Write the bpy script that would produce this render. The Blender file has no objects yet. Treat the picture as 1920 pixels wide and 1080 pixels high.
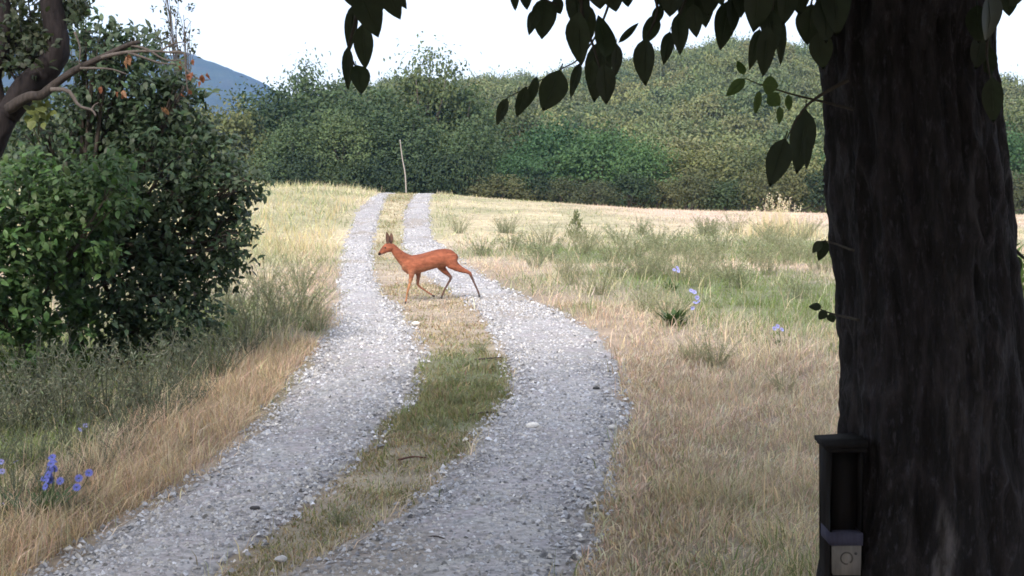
import bpy, bmesh, math
import numpy as np
from mathutils import Vector

R = math.radians
rng = np.random.default_rng(7)
sc = bpy.context.scene
col = sc.collection

# ------------------------------------------------------------------ camera, sky, sun, exposure
W, H, F = 1920.0, 1080.0, 2637.0
CZ = 2.0                                  # eye height
PITCH = math.atan(180.0 / F)              # camera looks slightly down
cam_d = bpy.data.cameras.new('camera')
cam = bpy.data.objects.new('camera', cam_d); col.objects.link(cam)
cam_d.sensor_width = 36.0
cam_d.lens = F / W * 36.0
cam_d.clip_start = 0.05
cam_d.clip_end = 12000
cam.location = (0, 0, CZ)
cam.rotation_euler = (R(90) - PITCH, 0, 0)
sc.camera = cam

SUN_EL, SUN_AZ = R(38), R(-163)           # direction TO the sun, azimuth from +Y clockwise (behind the camera, left)
world = bpy.data.worlds.new('World'); sc.world = world; world.use_nodes = True
nt = world.node_tree; nt.nodes.clear()
out = nt.nodes.new('ShaderNodeOutputWorld')
sky = nt.nodes.new('ShaderNodeTexSky'); sky.sky_type = 'NISHITA'; sky.sun_disc = False
sky.sun_elevation = SUN_EL; sky.sun_rotation = SUN_AZ; sky.dust_density = 3.0; sky.air_density = 1.0
bg1 = nt.nodes.new('ShaderNodeBackground'); bg1.inputs[1].default_value = 0.06
nt.links.new(sky.outputs[0], bg1.inputs[0])
bg2 = nt.nodes.new('ShaderNodeBackground')      # thin bright cloud veil over the whole sky
bg2.inputs[0].default_value = (1.0, 0.985, 0.985, 1); bg2.inputs[1].default_value = 0.50
add = nt.nodes.new('ShaderNodeAddShader')
nt.links.new(bg1.outputs[0], add.inputs[0]); nt.links.new(bg2.outputs[0], add.inputs[1])
nt.links.new(add.outputs[0], out.inputs[0])

sun_d = bpy.data.lights.new('sun', 'SUN'); sun_d.energy = 2.2; sun_d.angle = R(10); sun_d.color = (1.0, 0.90, 0.80)
sun = bpy.data.objects.new('sun', sun_d); col.objects.link(sun)
sdir = Vector((math.sin(SUN_AZ) * math.cos(SUN_EL), math.cos(SUN_AZ) * math.cos(SUN_EL), math.sin(SUN_EL)))
sun.rotation_euler = (-sdir).to_track_quat('-Z', 'Y').to_euler()
sun.location = (-8, -12, 14)

sc.view_settings.view_transform = 'Standard'
sc.view_settings.look = 'None'
sc.view_settings.exposure = 1.3
sc.view_settings.gamma = 1.0
sc.view_settings.use_curve_mapping = False
sc.render.engine = 'CYCLES'
sc.cycles.use_denoising = True
sc.cycles.max_bounces = 5
sc.cycles.diffuse_bounces = 2
sc.cycles.glossy_bounces = 2
sc.cycles.transmission_bounces = 3
sc.cycles.transparent_max_bounces = 4
sc.cycles.volume_bounces = 0
sc.cycles.use_adaptive_sampling = True
sc.cycles.adaptive_threshold = 0.02
sc.cycles.filter_width = 1.7

# ------------------------------------------------------------------ helpers
_T = np.random.default_rng(3).random((256, 256))
def vnoise(x, y, s=0):
    x = np.asarray(x, float) + s * 17.31; y = np.asarray(y, float) + s * 5.77
    xi = np.floor(x).astype(int); yi = np.floor(y).astype(int)
    fx = x - xi; fy = y - yi
    fx = fx * fx * (3 - 2 * fx); fy = fy * fy * (3 - 2 * fy)
    g = lambda i, j: _T[(xi + i) % 256, (yi + j) % 256]
    return (g(0, 0) * (1 - fx) + g(1, 0) * fx) * (1 - fy) + (g(0, 1) * (1 - fx) + g(1, 1) * fx) * fy
def fbm(x, y, s=0, o=4):
    t = 0; a = 0.5; n = 0
    for i in range(o):
        t = t + a * vnoise(np.asarray(x) * 2 ** i, np.asarray(y) * 2 ** i, s + i * 3); n += a; a *= 0.5
    return t / n
def sstep(a, b, x):
    t = np.clip((np.asarray(x, float) - a) / (b - a), 0, 1)
    return t * t * (3 - 2 * t)

def ray(px, py):
    a = (px - 960) / F; b = (540 - py) / F
    dy = math.cos(PITCH) + b * math.sin(PITCH)
    dz = -math.sin(PITCH) + b * math.cos(PITCH)
    return a / dy, dz / dy                       # per metre of depth
def P(px, py, Y):                                # the point seen in that direction at depth Y
    a, b = ray(px, py)
    return np.array([a * Y, Y, CZ + b * Y])

_py = np.array([-40, 0, 4, 8, 14, 20, 30, 42, 46, 54, 62, 73, 78, 84, 95, 110, 140, 6000.])
_pz = np.array([-.1, -.02, 0, .03, .24, .44, .47, .48, .52, .62, .66, .7, .7, .5, -.2, -1, -1.5, -1.5])
_pr = np.array([0, 0, 0, 0, 0, 0, 0, 0.02, .10, .48, .86, 1.18, 1.2, 1.05, .6, 0, 0, 0])
_yy = np.arange(-40, 200, 0.25)
_k = np.exp(-0.5 * (np.arange(-16, 17) / 6.0) ** 2); _k /= _k.sum()
_sm = lambda v: np.convolve(np.pad(np.interp(_yy, _py, v), 16, mode='edge'), _k, mode='valid')
_zz, _rr = _sm(_pz), _sm(_pr)
_lx = np.array([-60, -25, -15, -10, -7, -4, 1.2, 7, 12, 18, 40, 80.])
_lv = np.array([1.3, 1.35, 1.3, 1.22, 1.0, 1.0, .66, .33, .2, .1, 0, 0.])
def hgt(x, y):
    x = np.asarray(x, float); y = np.asarray(y, float)
    z = np.interp(y, _yy, _zz) + np.interp(y, _yy, _rr) * np.interp(x, _lx, _lv)
    near = sstep(110, 60, np.abs(y)) * sstep(80, 40, np.abs(x))
    z = z + near * (0.10 * (fbm(x * .35, y * .35, 1, 3) - .5))
    z = z + near * sstep(-4.5, -7.5, x + (y - 14) * 0.02) * 0.18     # the left verge lies a little higher
    return z
def G(px, py):                                   # ground point in that direction
    a, b = ray(px, py)
    ys = np.arange(2, 90, 0.02)
    d = CZ + b * ys - hgt(a * ys, ys)
    i = np.argmax(d < 0) if (d < 0).any() else len(ys) - 1
    Y = ys[i]
    return np.array([a * Y, Y, float(hgt(a * Y, Y))])

def tag(o, label=None, cat=None, group=None, kind=None):
    if label: o['label'] = label
    if cat: o['category'] = cat
    if group: o['group'] = group
    if kind: o['kind'] = kind
    return o
def empty(name, loc):
    o = bpy.data.objects.new(name, None); col.objects.link(o); o.location = tuple(map(float, loc))
    o.empty_display_size = 0.1
    return o

class MB:
    def __init__(s): s.v = []; s.t = []; s.c = []; s.n = 0
    def add(s, v, t, c=(1, 1, 1)):
        v = np.asarray(v, float).reshape(-1, 3); t = np.asarray(t, int).reshape(-1, 3)
        c = np.asarray(c, float)
        if c.ndim == 1: c = np.tile(c, (len(v), 1))
        s.v.append(v); s.t.append(t + s.n); s.c.append(c); s.n += len(v)
        return s
    def tube(s, pts, rad, seg=8, c=(1, 1, 1), caps=True, wob=0.0):
        pts = np.asarray(pts, float); n = len(pts)
        rad = np.broadcast_to(np.asarray(rad, float), (n,)) if np.ndim(rad) < 2 else np.asarray(rad, float)
        tn = np.gradient(pts, axis=0); tn /= np.linalg.norm(tn, axis=1, keepdims=True) + 1e-12
        u = np.cross(tn[0], [0.31, 0.17, 0.93]);
        if np.linalg.norm(u) < 1e-3: u = np.cross(tn[0], [1, 0, 0])
        u /= np.linalg.norm(u); an = np.arange(seg) / seg * 2 * np.pi
        vs = []
        for i in range(n):
            u = u - tn[i] * u.dot(tn[i]); u /= np.linalg.norm(u); w = np.cross(tn[i], u)
            r = rad[i] * (1 + wob * (rng.random(seg) - .5))[:, None] if wob else rad[i]
            vs.append(pts[i] + r * (np.cos(an)[:, None] * u + np.sin(an)[:, None] * w))
        v = np.concatenate(vs + [pts[:1], pts[-1:]])
        i = np.arange(n - 1)[:, None] * seg; j = np.arange(seg)[None]; k = (j + 1) % seg
        a, b, cc, d = i + j, i + k, i + seg + k, i + seg + j
        t = np.concatenate([np.stack([a, b, cc], -1).reshape(-1, 3), np.stack([a, cc, d], -1).reshape(-1, 3)])
        if caps:
            j = np.arange(seg); k = (j + 1) % seg
            t = np.concatenate([t, np.stack([k, j, np.full(seg, n * seg)], -1),
                                np.stack([(n - 1) * seg + j, (n - 1) * seg + k, np.full(seg, n * seg + 1)], -1)])
        return s.add(v, t, c)
    def box(s, c, d, colr=(1, 1, 1), rot=None):
        sx, sy, sz = np.asarray(d) / 2
        v = np.array([[x, y, z] for x in (-sx, sx) for y in (-sy, sy) for z in (-sz, sz)])
        if rot is not None: v = v @ np.asarray(rot).T
        q = [(0, 1, 3, 2), (4, 6, 7, 5), (0, 4, 5, 1), (2, 3, 7, 6), (0, 2, 6, 4), (1, 5, 7, 3)]
        return s.add(v + np.asarray(c), [t for a, b, c_, d_ in q for t in ((a, b, c_), (a, c_, d_))], colr)
    def mesh(s, name, origin=(0, 0, 0), smooth=False):
        v = np.concatenate(s.v) - np.asarray(origin, float); t = np.concatenate(s.t); c = np.concatenate(s.c)
        me = bpy.data.meshes.new(name)
        me.vertices.add(len(v)); me.vertices.foreach_set('co', v.astype(np.float32).ravel())
        me.loops.add(len(t) * 3); me.loops.foreach_set('vertex_index', t.astype(np.int32).ravel())
        me.polygons.add(len(t)); me.polygons.foreach_set('loop_start', np.arange(0, len(t) * 3, 3, dtype=np.int32))
        if smooth: me.polygons.foreach_set('use_smooth', np.ones(len(t), dtype=bool))
        at = me.color_attributes.new('Col', 'FLOAT_COLOR', 'POINT')
        at.data.foreach_set('color', np.concatenate([c, np.ones((len(c), 1))], 1).astype(np.float32).ravel())
        me.update(calc_edges=True); me.validate()
        return me
    def build(s, name, mat, parent=None, origin=None, smooth=False):
        if origin is None: origin = parent.location if parent is not None else (0, 0, 0)
        me = s.mesh(name, origin, smooth); me.materials.append(mat)
        o = bpy.data.objects.new(name, me); col.objects.link(o)
        if parent is not None: o.parent = parent
        else: o.location = tuple(map(float, origin))
        return o
def put(name, me, parent, loc=(0, 0, 0), rot=(0, 0, 0), scale=(1, 1, 1)):
    o = bpy.data.objects.new(name, me); col.objects.link(o); o.parent = parent
    o.location = tuple(map(float, loc)); o.rotation_euler = rot; o.scale = scale
    return o
def copy_tree(o, parent=None):
    c = o.copy(); col.objects.link(c)
    if parent is not None: c.parent = parent
    for ch in list(o.children): copy_tree(ch, c)
    return c
def spline(pts, n):
    pts = np.asarray(pts, float); m = len(pts); t = np.linspace(0, m - 1.0001, n); i = t.astype(int); f = (t - i)[:, None]
    g = lambda k: pts[np.clip(k, 0, m - 1)]
    p0, p1, p2, p3 = g(i - 1), g(i), g(i + 1), g(i + 2)
    return .5 * (2 * p1 + (p2 - p0) * f + (2 * p0 - 5 * p1 + 4 * p2 - p3) * f * f + (3 * p1 - p0 - 3 * p2 + p3) * f ** 3)

def rand_dirs(n, r=None):
    r = r or rng
    d = r.normal(size=(n, 3)); return d / np.linalg.norm(d, axis=1, keepdims=True)
def add_leaves(mb, base, ax, nrm, L, Wd, c, detail=2):
    """many leaves at once: pointed ovals, folded along the midrib. base, ax (length direction), nrm: (n,3)"""
    n = len(base); L = np.broadcast_to(L, (n,))[:, None]; Wd = np.broadcast_to(Wd, (n,))[:, None]
    ax = ax / np.linalg.norm(ax, axis=1, keepdims=True)
    nrm = nrm - ax * (ax * nrm).sum(1, keepdims=True); nrm /= np.linalg.norm(nrm, axis=1, keepdims=True) + 1e-9
    sd = np.cross(ax, nrm)
    if detail == 1:
        pts = [base, base + ax * L * .45 + sd * Wd * .5 + nrm * Wd * .12, base + ax * L, base + ax * L * .45 - sd * Wd * .5 + nrm * Wd * .12]
        tri = [(0, 1, 2), (0, 2, 3)]
    else:
        dr = nrm * L
        pts = [base, base + ax * L * .28 + sd * Wd * .45 + nrm * Wd * .16, base + ax * L * .62 + sd * Wd * .42 + nrm * Wd * .1 - dr * .04, base + ax * L - dr * .14,
               base + ax * L * .62 - sd * Wd * .42 + nrm * Wd * .1 - dr * .04, base + ax * L * .28 - sd * Wd * .45 + nrm * Wd * .16]
        tri = [(0, 1, 5), (1, 2, 4), (1, 4, 5), (2, 3, 4)]
    k = len(pts)
    v = np.stack(pts, 1).reshape(-1, 3)
    t = (np.array(tri)[None] + (np.arange(n) * k)[:, None, None]).reshape(-1, 3)
    mb.add(v, t, np.repeat(np.broadcast_to(c, (n, 3)), k, 0))
def vary(c, n, amt=.25, r=None, hue=.12):
    r = r or rng
    c = np.asarray(c, float)
    if c.ndim == 1: c = np.tile(c, (n, 1))
    return np.clip(c * (1 + amt * (r.random((n, 1)) * 2 - 1)) * (1 + hue * (r.random((n, 3)) * 2 - 1)), 0.003, .95)

# ------------------------------------------------------------------ materials
def mat(name, build):
    m = bpy.data.materials.new(name); m.use_nodes = True
    t = m.node_tree; b = t.nodes['Principled BSDF']; build(t, b, t.nodes['Material Output'])
    return m
def nd(t, typ, **kw):
    n = t.nodes.new(typ)
    for k, v in kw.items():
        if k.startswith('i_'):
            key = k[2:]; n.inputs[int(key) if key.isdigit() else key].default_value = v
        else: setattr(n, k, v)
    return n
def mulcol(t, a, b, fac=1.0, mode='MULTIPLY'):
    n = nd(t, 'ShaderNodeMix', data_type='RGBA', blend_type=mode); n.inputs[0].default_value = fac
    for s, v in ((6, a), (7, b)):
        if isinstance(v, bpy.types.NodeSocket): t.links.new(v, n.inputs[s])
        else: n.inputs[s].default_value = (*v, 1)
    return n.outputs[2]
def ramp(t, fac, stops):
    n = nd(t, 'ShaderNodeValToRGB'); cr = n.color_ramp
    while len(cr.elements) < len(stops): cr.elements.new(0.5)
    for e, (p, c) in zip(cr.elements, stops): e.position = p; e.color = (*c, 1)
    t.links.new(fac, n.inputs[0]); return n.outputs[0]
def noise(t, scale, detail=4, rough=.55, coord='Object', stretch=None):
    tc = nd(t, 'ShaderNodeTexCoord'); n = nd(t, 'ShaderNodeTexNoise')
    n.inputs['Scale'].default_value = scale; n.inputs['Detail'].default_value = detail; n.inputs['Roughness'].default_value = rough
    if stretch:
        mp = nd(t, 'ShaderNodeMapping'); mp.inputs['Scale'].default_value = stretch
        t.links.new(tc.outputs[coord], mp.inputs[0]); t.links.new(mp.outputs[0], n.inputs['Vector'])
    else: t.links.new(tc.outputs[coord], n.inputs['Vector'])
    return n.outputs['Fac']
def bump(t, b, fac, strength=.5, dist=.02):
    n = nd(t, 'ShaderNodeBump'); n.inputs['Strength'].default_value = strength; n.inputs['Distance'].default_value = dist
    t.links.new(fac, n.inputs['Height']); t.links.new(n.outputs[0], b.inputs['Normal'])
def leafmat(name, transl=.3, rough=.55, nscale=14.0, spec=.3):
    def f(t, b, o):
        at = nd(t, 'ShaderNodeAttribute', attribute_name='Col')
        v = ramp(t, noise(t, nscale, 3), [(.3, (.82, .82, .82)), (.7, (1.15, 1.15, 1.15))])
        c = mulcol(t, at.outputs['Color'], v)
        t.links.new(c, b.inputs['Base Color']); b.inputs['Roughness'].default_value = rough
        b.inputs['Specular IOR Level'].default_value = spec
        tr = nd(t, 'ShaderNodeBsdfTranslucent'); mx = nd(t, 'ShaderNodeMixShader'); mx.inputs[0].default_value = transl
        t.links.new(mulcol(t, c, (1.25, 1.25, .8)), tr.inputs[0])
        t.links.new(b.outputs[0], mx.inputs[1]); t.links.new(tr.outputs[0], mx.inputs[2]); t.links.new(mx.outputs[0], o.inputs[0])
    return mat(name, f)
def colmat(name, rough=.8, nscale=30., lo=.75, hi=1.2, bmp=0, bdist=.01, spec=.3, stretch=None):
    def f(t, b, o):
        at = nd(t, 'ShaderNodeAttribute', attribute_name='Col'); nf = noise(t, nscale, 5, .6, stretch=stretch)
        v = ramp(t, nf, [(.3, (lo,) * 3), (.7, (hi,) * 3)])
        t.links.new(mulcol(t, at.outputs['Color'], v), b.inputs['Base Color']); b.inputs['Roughness'].default_value = rough
        b.inputs['Specular IOR Level'].default_value = spec
        if bmp: bump(t, b, nf, bmp, bdist)
    return mat(name, f)
M_leaf = leafmat('broad_leaf', .32, .5, 40)
def farmat(name):
    def f(t, b, o):
        at = nd(t, 'ShaderNodeAttribute', attribute_name='Col'); oi = nd(t, 'ShaderNodeObjectInfo')
        c = mulcol(t, at.outputs['Color'], ramp(t, oi.outputs['Random'], [(0, (.70, .78, .78)), (.5, (.95, 1.0, .92)), (1, (1.28, 1.22, 1.05))]))   # every tree its own green
        t.links.new(c, b.inputs['Base Color']); b.inputs['Roughness'].default_value = .65; b.inputs['Specular IOR Level'].default_value = .2
        tr = nd(t, 'ShaderNodeBsdfTranslucent'); mx = nd(t, 'ShaderNodeMixShader'); mx.inputs[0].default_value = .25
        t.links.new(mulcol(t, c, (1.25, 1.25, .8)), tr.inputs[0])
        t.links.new(b.outputs[0], mx.inputs[1]); t.links.new(tr.outputs[0], mx.inputs[2]); t.links.new(mx.outputs[0], o.inputs[0])
    return mat(name, f)
M_far = farmat('distant_leaf')
M_grass = leafmat('grass_blade', .3, .7, 3.0, .2)
M_bark = colmat('bark', .9, 45, .55, 1.4, .6, .01, .2, (1, 1, .25))
def trunkmat(t, b, o):
    at = nd(t, 'ShaderNodeAttribute', attribute_name='Col')
    n1 = noise(t, 38, 6, .7, stretch=(1, 1, .22)); n2 = noise(t, 62, 6, .72, stretch=(1, 1, .3))
    c = mulcol(t, at.outputs['Color'], ramp(t, n1, [(.36, (.35, .35, .35)), (.66, (1.7, 1.68, 1.75))]))
    fk = ramp(t, n2, [(.55, (0, 0, 0)), (.72, (1, 1, 1))])
    mx = nd(t, 'ShaderNodeMix', data_type='RGBA'); t.links.new(fk, mx.inputs[0]); t.links.new(c, mx.inputs[6]); mx.inputs[7].default_value = (.05, .049, .06, 1)
    t.links.new(mx.outputs[2], b.inputs['Base Color']); b.inputs['Roughness'].default_value = .8; b.inputs['Specular IOR Level'].default_value = .25
    bump(t, b, n1, 1.0, .02)
M_trunk = mat('furrowed_bark', trunkmat)
M_twig = colmat('twig_bark', .85, 60, .7, 1.3, .3, .004)
M_stone = colmat('gravel_stone', .85, 60, .8, 1.2, .3, .004, .25)
M_fur = colmat('deer_coat', .85, 26, .66, 1.3, .5, .006, .12, (.5, 1, 1))
M_horn = colmat('hoof_and_nose', .45, 60, .8, 1.2)
M_ground = colmat('meadow_ground', .95, 3.5, .72, 1.25, .5, .04, .1)
M_track = colmat('gravel_bed', .95, 22, .6, 1.35, .6, .015, .15)
M_hill = colmat('wooded_slope', .95, .25, .6, 1.3, 0, 0, .1)
M_wood = colmat('weathered_wood', .9, 25, .6, 1.4, .5, .004, .12, (1, 1, .15))
M_petal = leafmat('petal', .3, .6, 60)

# ------------------------------------------------------------------ the track: rut edges (pixel rows -> ground points)
rows = [(365, 707, 729, 776, 810), (400, 664, 716, 754, 807), (450, 646, 702, 752, 815), (500, 636, 700, 770, 880), (550, 634, 718, 838, 966),
        (600, 622, 770, 905, 1080), (650, 601, 794, 936, 1150), (700, 559, 800, 951, 1172), (760, 508, 770, 939, 1176), (820, 452, 723, 890, 1170),
        (880, 385, 672, 850, 1150), (940, 290, 601, 765, 1133), (1000, 190, 522, 690, 1120), (1060, 95, 450, 545, 1100)]
E = [[], [], [], []]
for r in rows:
    for k in range(4):
        g = G(r[1 + k], r[0]); E[k].append((g[1], g[0]))
edge = []
for k in range(4):
    a = np.array(sorted(E[k])); ys, xs = a[:, 0], a[:, 1]
    sl = (xs[2] - xs[0]) / (ys[2] - ys[0]); sf = (xs[-1] - xs[-3]) / (ys[-1] - ys[-3])
    ys = np.concatenate([[ys[0] - 4], ys, [ys[-1] + 12]]); xs = np.concatenate([[xs[0] - 4 * sl], xs, [xs[-1] + 12 * sf * .3]])
    gy = np.arange(2, 90, .1); gx = np.interp(gy, ys, xs)
    kk = np.exp(-.5 * (np.arange(-12, 13) / 5.) ** 2); kk /= kk.sum()
    edge.append(np.convolve(np.pad(gx, 12, mode='edge'), kk, mode='valid'))
ex = lambda k, y: np.interp(y, gy, edge[k])
TRACK_END = 84.0
def track_dist(x, y):
    """signed: >0 inside a rut (m from its nearest edge), <0 outside"""
    j = .24 * (fbm(x * 1.6, y * 1.1, 5, 3) - .5) * 2
    a = np.minimum(x - ex(0, y), ex(1, y) - x); b = np.minimum(x - ex(2, y), ex(3, y) - x)
    return np.maximum(a, b) + j

# ------------------------------------------------------------------ vegetation zones (kinds of plant cover, in world space)
def cover(x, y):
    """returns ground colour (n,3) and weights: dry, green, height of blades"""
    x = np.asarray(x, float); y = np.asarray(y, float)
    n1 = fbm(x * .45, y * .3, 11, 4); n2 = fbm(x * 1.3, y * .9, 23, 3); n3 = fbm(x * .12, y * .12, 31, 3)
    dl = ex(0, y) - x; dr = x - ex(3, y)                     # distance beyond the outer edges
    med = (x > ex(1, y)) & (x < ex(2, y))
    green = sstep(.5, .64, n1) * .55
    # right side: dry by the track, weeds from 2 m out between 15 and 45 m
    rg = sstep(.8, 3.0, dr) * sstep(13, 20, y) * sstep(50, 40, y)
    green = np.where(dr > 0, np.maximum(green * .6, rg * sstep(.36, .56, n1)), green)
    green = np.where((dr > 0) & (y < 13), green * .35, green)
    patch = np.exp(-(((x - 4.6) / 1.6) ** 2 + ((y - 22) / 3.2) ** 2)); green = np.maximum(green, patch * .9); green = np.maximum(green, .6 * np.exp(-(((x - 1.1) / .55) ** 2 + ((y - 7.3) / .5) ** 2)))
    green = np.where((dl > 0), np.clip(green * .7 + .6 * sstep(.6, 1.4, dl) * sstep(24, 14, y), 0, 1), green)
    green = np.where((dl > 0) & (dl < .8) & (y < 16), green * .3, green)
    mg = sstep(9.5, 11, y) * sstep(16.5, 14.5, y) * (.5 + .5 * sstep(.35, .55, n2)) + .28 * sstep(11, 9, y)
    green = np.where(med, np.clip(mg, 0, 1), green)
    far = sstep(42, 50, y)
    green = np.maximum(green, .55 * sstep(.40, .62, fbm(x * .5 + 9, y * .25, 37, 3)) * sstep(24, 34, y) * (1 - sstep(2, 9, x) * sstep(46, 56, y))) * (1 - .2 * far)
    dry_near = np.array([.375, .31, .255]); straw = np.array([.45, .385, .305]); pale = np.array([.40, .352, .245]); pink = np.array([.46, .365, .295])
    orange = np.array([.34, .265, .20]); gr = np.array([.13, .165, .06]); grey = np.array([.17, .20, .12])
    c = dry_near * (1 - n2[..., None]) + straw * n2[..., None]
    c = c * (1 - .6 * (sstep(1.3, .2, np.abs(np.where(dl > 0, dl, dr))) * (y < 30))[..., None]) + orange * .6 * (sstep(1.3, .2, np.abs(np.where(dl > 0, dl, dr))) * (y < 30))[..., None]
    wp = (sstep(24, 44, y) * (dr < 0) + sstep(34, 48, y) * (dr >= 0))[..., None]
    c = c * (1 - wp) + pale * wp
    pk = (sstep(1, 9, x + (y - 60) * .1) * sstep(46, 58, y))[..., None]
    c = c * (1 - pk) + pink * pk
    lb = (sstep(.5, 2, dl) * sstep(20, 30, y))[..., None] * .7
    c = c * (1 - lb) + np.array([.34, .32, .21]) * lb
    st = .5 + .5 * np.sin((x * .35 + y * 1.05 + 5 * n3) * 1.0 + 5 * n1); c = c * (1 + (.13 * (st - .55) * sstep(44, 52, y) * (dr > .5))[..., None])
    g3 = (gr * (1 - n3[..., None]) + grey * n3[..., None])
    c = c * (1 - green[..., None] * .8) + g3 * green[..., None] * .8
    return c, green, dl, dr, med, n1, n2

# ------------------------------------------------------------------ setting: ground, track, hill, mountain
def axis(lim0, lim1, d0, d1, step, far):
    a = list(np.arange(d0, d1 + 1e-6, step)); s = step; v = d1
    while v < lim1: s *= 1.25; v += s; a.append(min(v, lim1))
    s = step; v = d0
    while v > lim0: s *= 1.25; v -= s; a.insert(0, max(v, lim0))
    return np.unique(np.round(a, 4))
xs = axis(-3000, 3000, -16, 20, .3, 0); ys = axis(-3000, 3000, 2, 86, .3, 0)
gx, gy2 = np.meshgrid(xs, ys)
gz = hgt(gx, gy2)
cc = cover(gx.ravel(), gy2.ravel())[0]
cc = cc * (.72 + .28 * sstep(20, 46, gy2.ravel()))[:, None] * (.75 + .5 * fbm(gx.ravel() * 2.5, gy2.ravel() * 2.5, 17, 3))[:, None]   # soil and thatch between the blades
dist = np.hypot(gx.ravel(), gy2.ravel())
fw = sstep(85, 120, dist)[:, None]; cc = cc * (1 - fw) + np.array([.10, .11, .055]) * fw
nx, ny = len(xs), len(ys)
idx = np.arange(nx * ny).reshape(ny, nx)
a, b, c_, d = idx[:-1, :-1].ravel(), idx[:-1, 1:].ravel(), idx[1:, 1:].ravel(), idx[1:, :-1].ravel()
ground = MB().add(np.stack([gx.ravel(), gy2.ravel(), gz.ravel()], 1), np.concatenate([np.stack([a, b, c_], 1), np.stack([a, c_, d], 1)]), cc).build('ground', M_ground, smooth=True)
tag(ground, 'dry summer meadow ground rising to a low crest', 'ground', kind='structure')

def rut_sheet(k0, k1, name, label):
    ys = np.arange(3, TRACK_END, .15); m = 11
    u = np.linspace(0, 1, m)[None]
    yy = np.repeat(ys[:, None], m, 1)
    wob = .13 * (fbm(ys * 1.3, ys * 0 + k0, 9, 3) - .5)[:, None] * 2
    xx = (ex(k0, ys)[:, None] + wob) * (1 - u) + (ex(k1, ys)[:, None] - wob) * u
    zz = hgt(xx, yy) + .022 - .03 * np.abs(2 * u - 1) ** 4 + .012 * (fbm(xx * 3, yy * 3, 2, 3) - .5)
    cc = vary(np.array([.305, .298, .305])[None] * (.8 + .45 * fbm(xx.ravel() * 1.5, yy.ravel() * .7, 16, 3))[:, None], xx.size, .08, hue=.03)
    soil = (sstep(.56, .70, fbm(xx.ravel() * 1.1, yy.ravel() * .6, 19, 3)) * .6 + .5 * sstep(.75, 1, np.abs(2 * np.repeat(u, len(ys), 0).ravel() - 1)))[:, None]; soil = np.clip(soil, 0, .85)
    cc = cc * (1 - soil) + np.array([.24, .205, .165]) * soil                    # fines and soil between the stones
    i = np.arange(xx.size).reshape(xx.shape)
    a, b, c, d = i[:-1, :-1].ravel(), i[:-1, 1:].ravel(), i[1:, 1:].ravel(), i[1:, :-1].ravel()
    o = MB().add(np.stack([xx.ravel(), yy.ravel(), zz.ravel()], 1), np.concatenate([np.stack([a, b, c], 1), np.stack([a, c, d], 1)]), cc).build(name, M_track, smooth=True)
    return tag(o, label, 'track', kind='structure')
rut_sheet(0, 1, 'track_left', 'pale gravel wheel rut on the shrub side of the farm track')
rut_sheet(2, 3, 'track_right', 'pale gravel wheel rut on the open field side of the farm track')

# hill
RX = np.array([-140, -90, -40, -20, 0, 12, 24, 33, 45, 56, 64, 75, 90, 116, 150, 220.])
RZ = np.array([14, 17, 18.5, 19, 19.5, 21, 23, 26.5, 28.3, 28, 26.5, 23.5, 20, 15, 10, 3.])
def hill_z(x, y):
    r = np.interp(x, RX, RZ) + 2.0 * (fbm(x * .04, y * .04, 41, 3) - .5)
    return -2.2 + (r + 2.2) * sstep(105, 335, y) ** .95 * (1 - .35 * sstep(335, 480, y)) + 1.6 * (fbm(x * .08, y * .08, 43, 3) - .5) * sstep(110, 180, y)
hx, hy = np.meshgrid(np.arange(-160, 240, 4.), np.arange(104, 480, 4.))
hz = hill_z(hx, hy)
i = np.arange(hx.size).reshape(hx.shape); a, b, c_, d = i[:-1, :-1].ravel(), i[:-1, 1:].ravel(), i[1:, 1:].ravel(), i[1:, :-1].ravel()
hc = vary((.075, .08, .035), hx.size, .15)
hill = MB().add(np.stack([hx.ravel(), hy.ravel(), hz.ravel()], 1), np.concatenate([np.stack([a, b, c_], 1), np.stack([a, c_, d], 1)]), hc).build('hill', M_hill, smooth=True)
tag(hill, 'rounded wooded hill beyond the field', 'hill', kind='structure')
# mountain
MY = 2300.
MX = np.array([-2600, -1800, -1200, -960, -900, -840, -780, -720, -640, -560, -490, -445, -405, -380, -330, -250, -150, 0, 300.])
MZ = np.array([330, 350, 330, 292, 300, 288, 276, 262, 240, 222, 212, 198, 178, 160, 130, 90, 60, 35, 10.])
mx, my = np.meshgrid(np.arange(-2600, 320, 14.), np.arange(MY - 900, MY + 500, 28.))
mr = np.interp(mx, MX, MZ)
mz = -3 + mr * sstep(MY - 900, MY, my) ** .8 * (1 - .5 * sstep(MY, MY + 500, my)) + 34 * (fbm(mx * .006, my * .006, 51, 4) - .5) * sstep(MY - 900, MY - 500, my) + 20 * (fbm(mx * .03, my * .03, 55, 3) - .5) * sstep(MY - 900, MY - 600, my)
i = np.arange(mx.size).reshape(mx.shape); a, b, c_, d = i[:-1, :-1].ravel(), i[:-1, 1:].ravel(), i[1:, 1:].ravel(), i[1:, :-1].ravel()
mc = vary(np.array([.05, .06, .035])[None] * (.6 + .8 * fbm(mx.ravel() * .02, my.ravel() * .02, 58, 4))[:, None], mx.size, .15)
tag(MB().add(np.stack([mx.ravel(), my.ravel(), mz.ravel()], 1), np.concatenate([np.stack([a, b, c_], 1), np.stack([a, c_, d], 1)]), mc).build('mountain', M_hill, smooth=True),
    'far wooded mountain ridge fading to blue', 'mountain', kind='structure')

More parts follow.
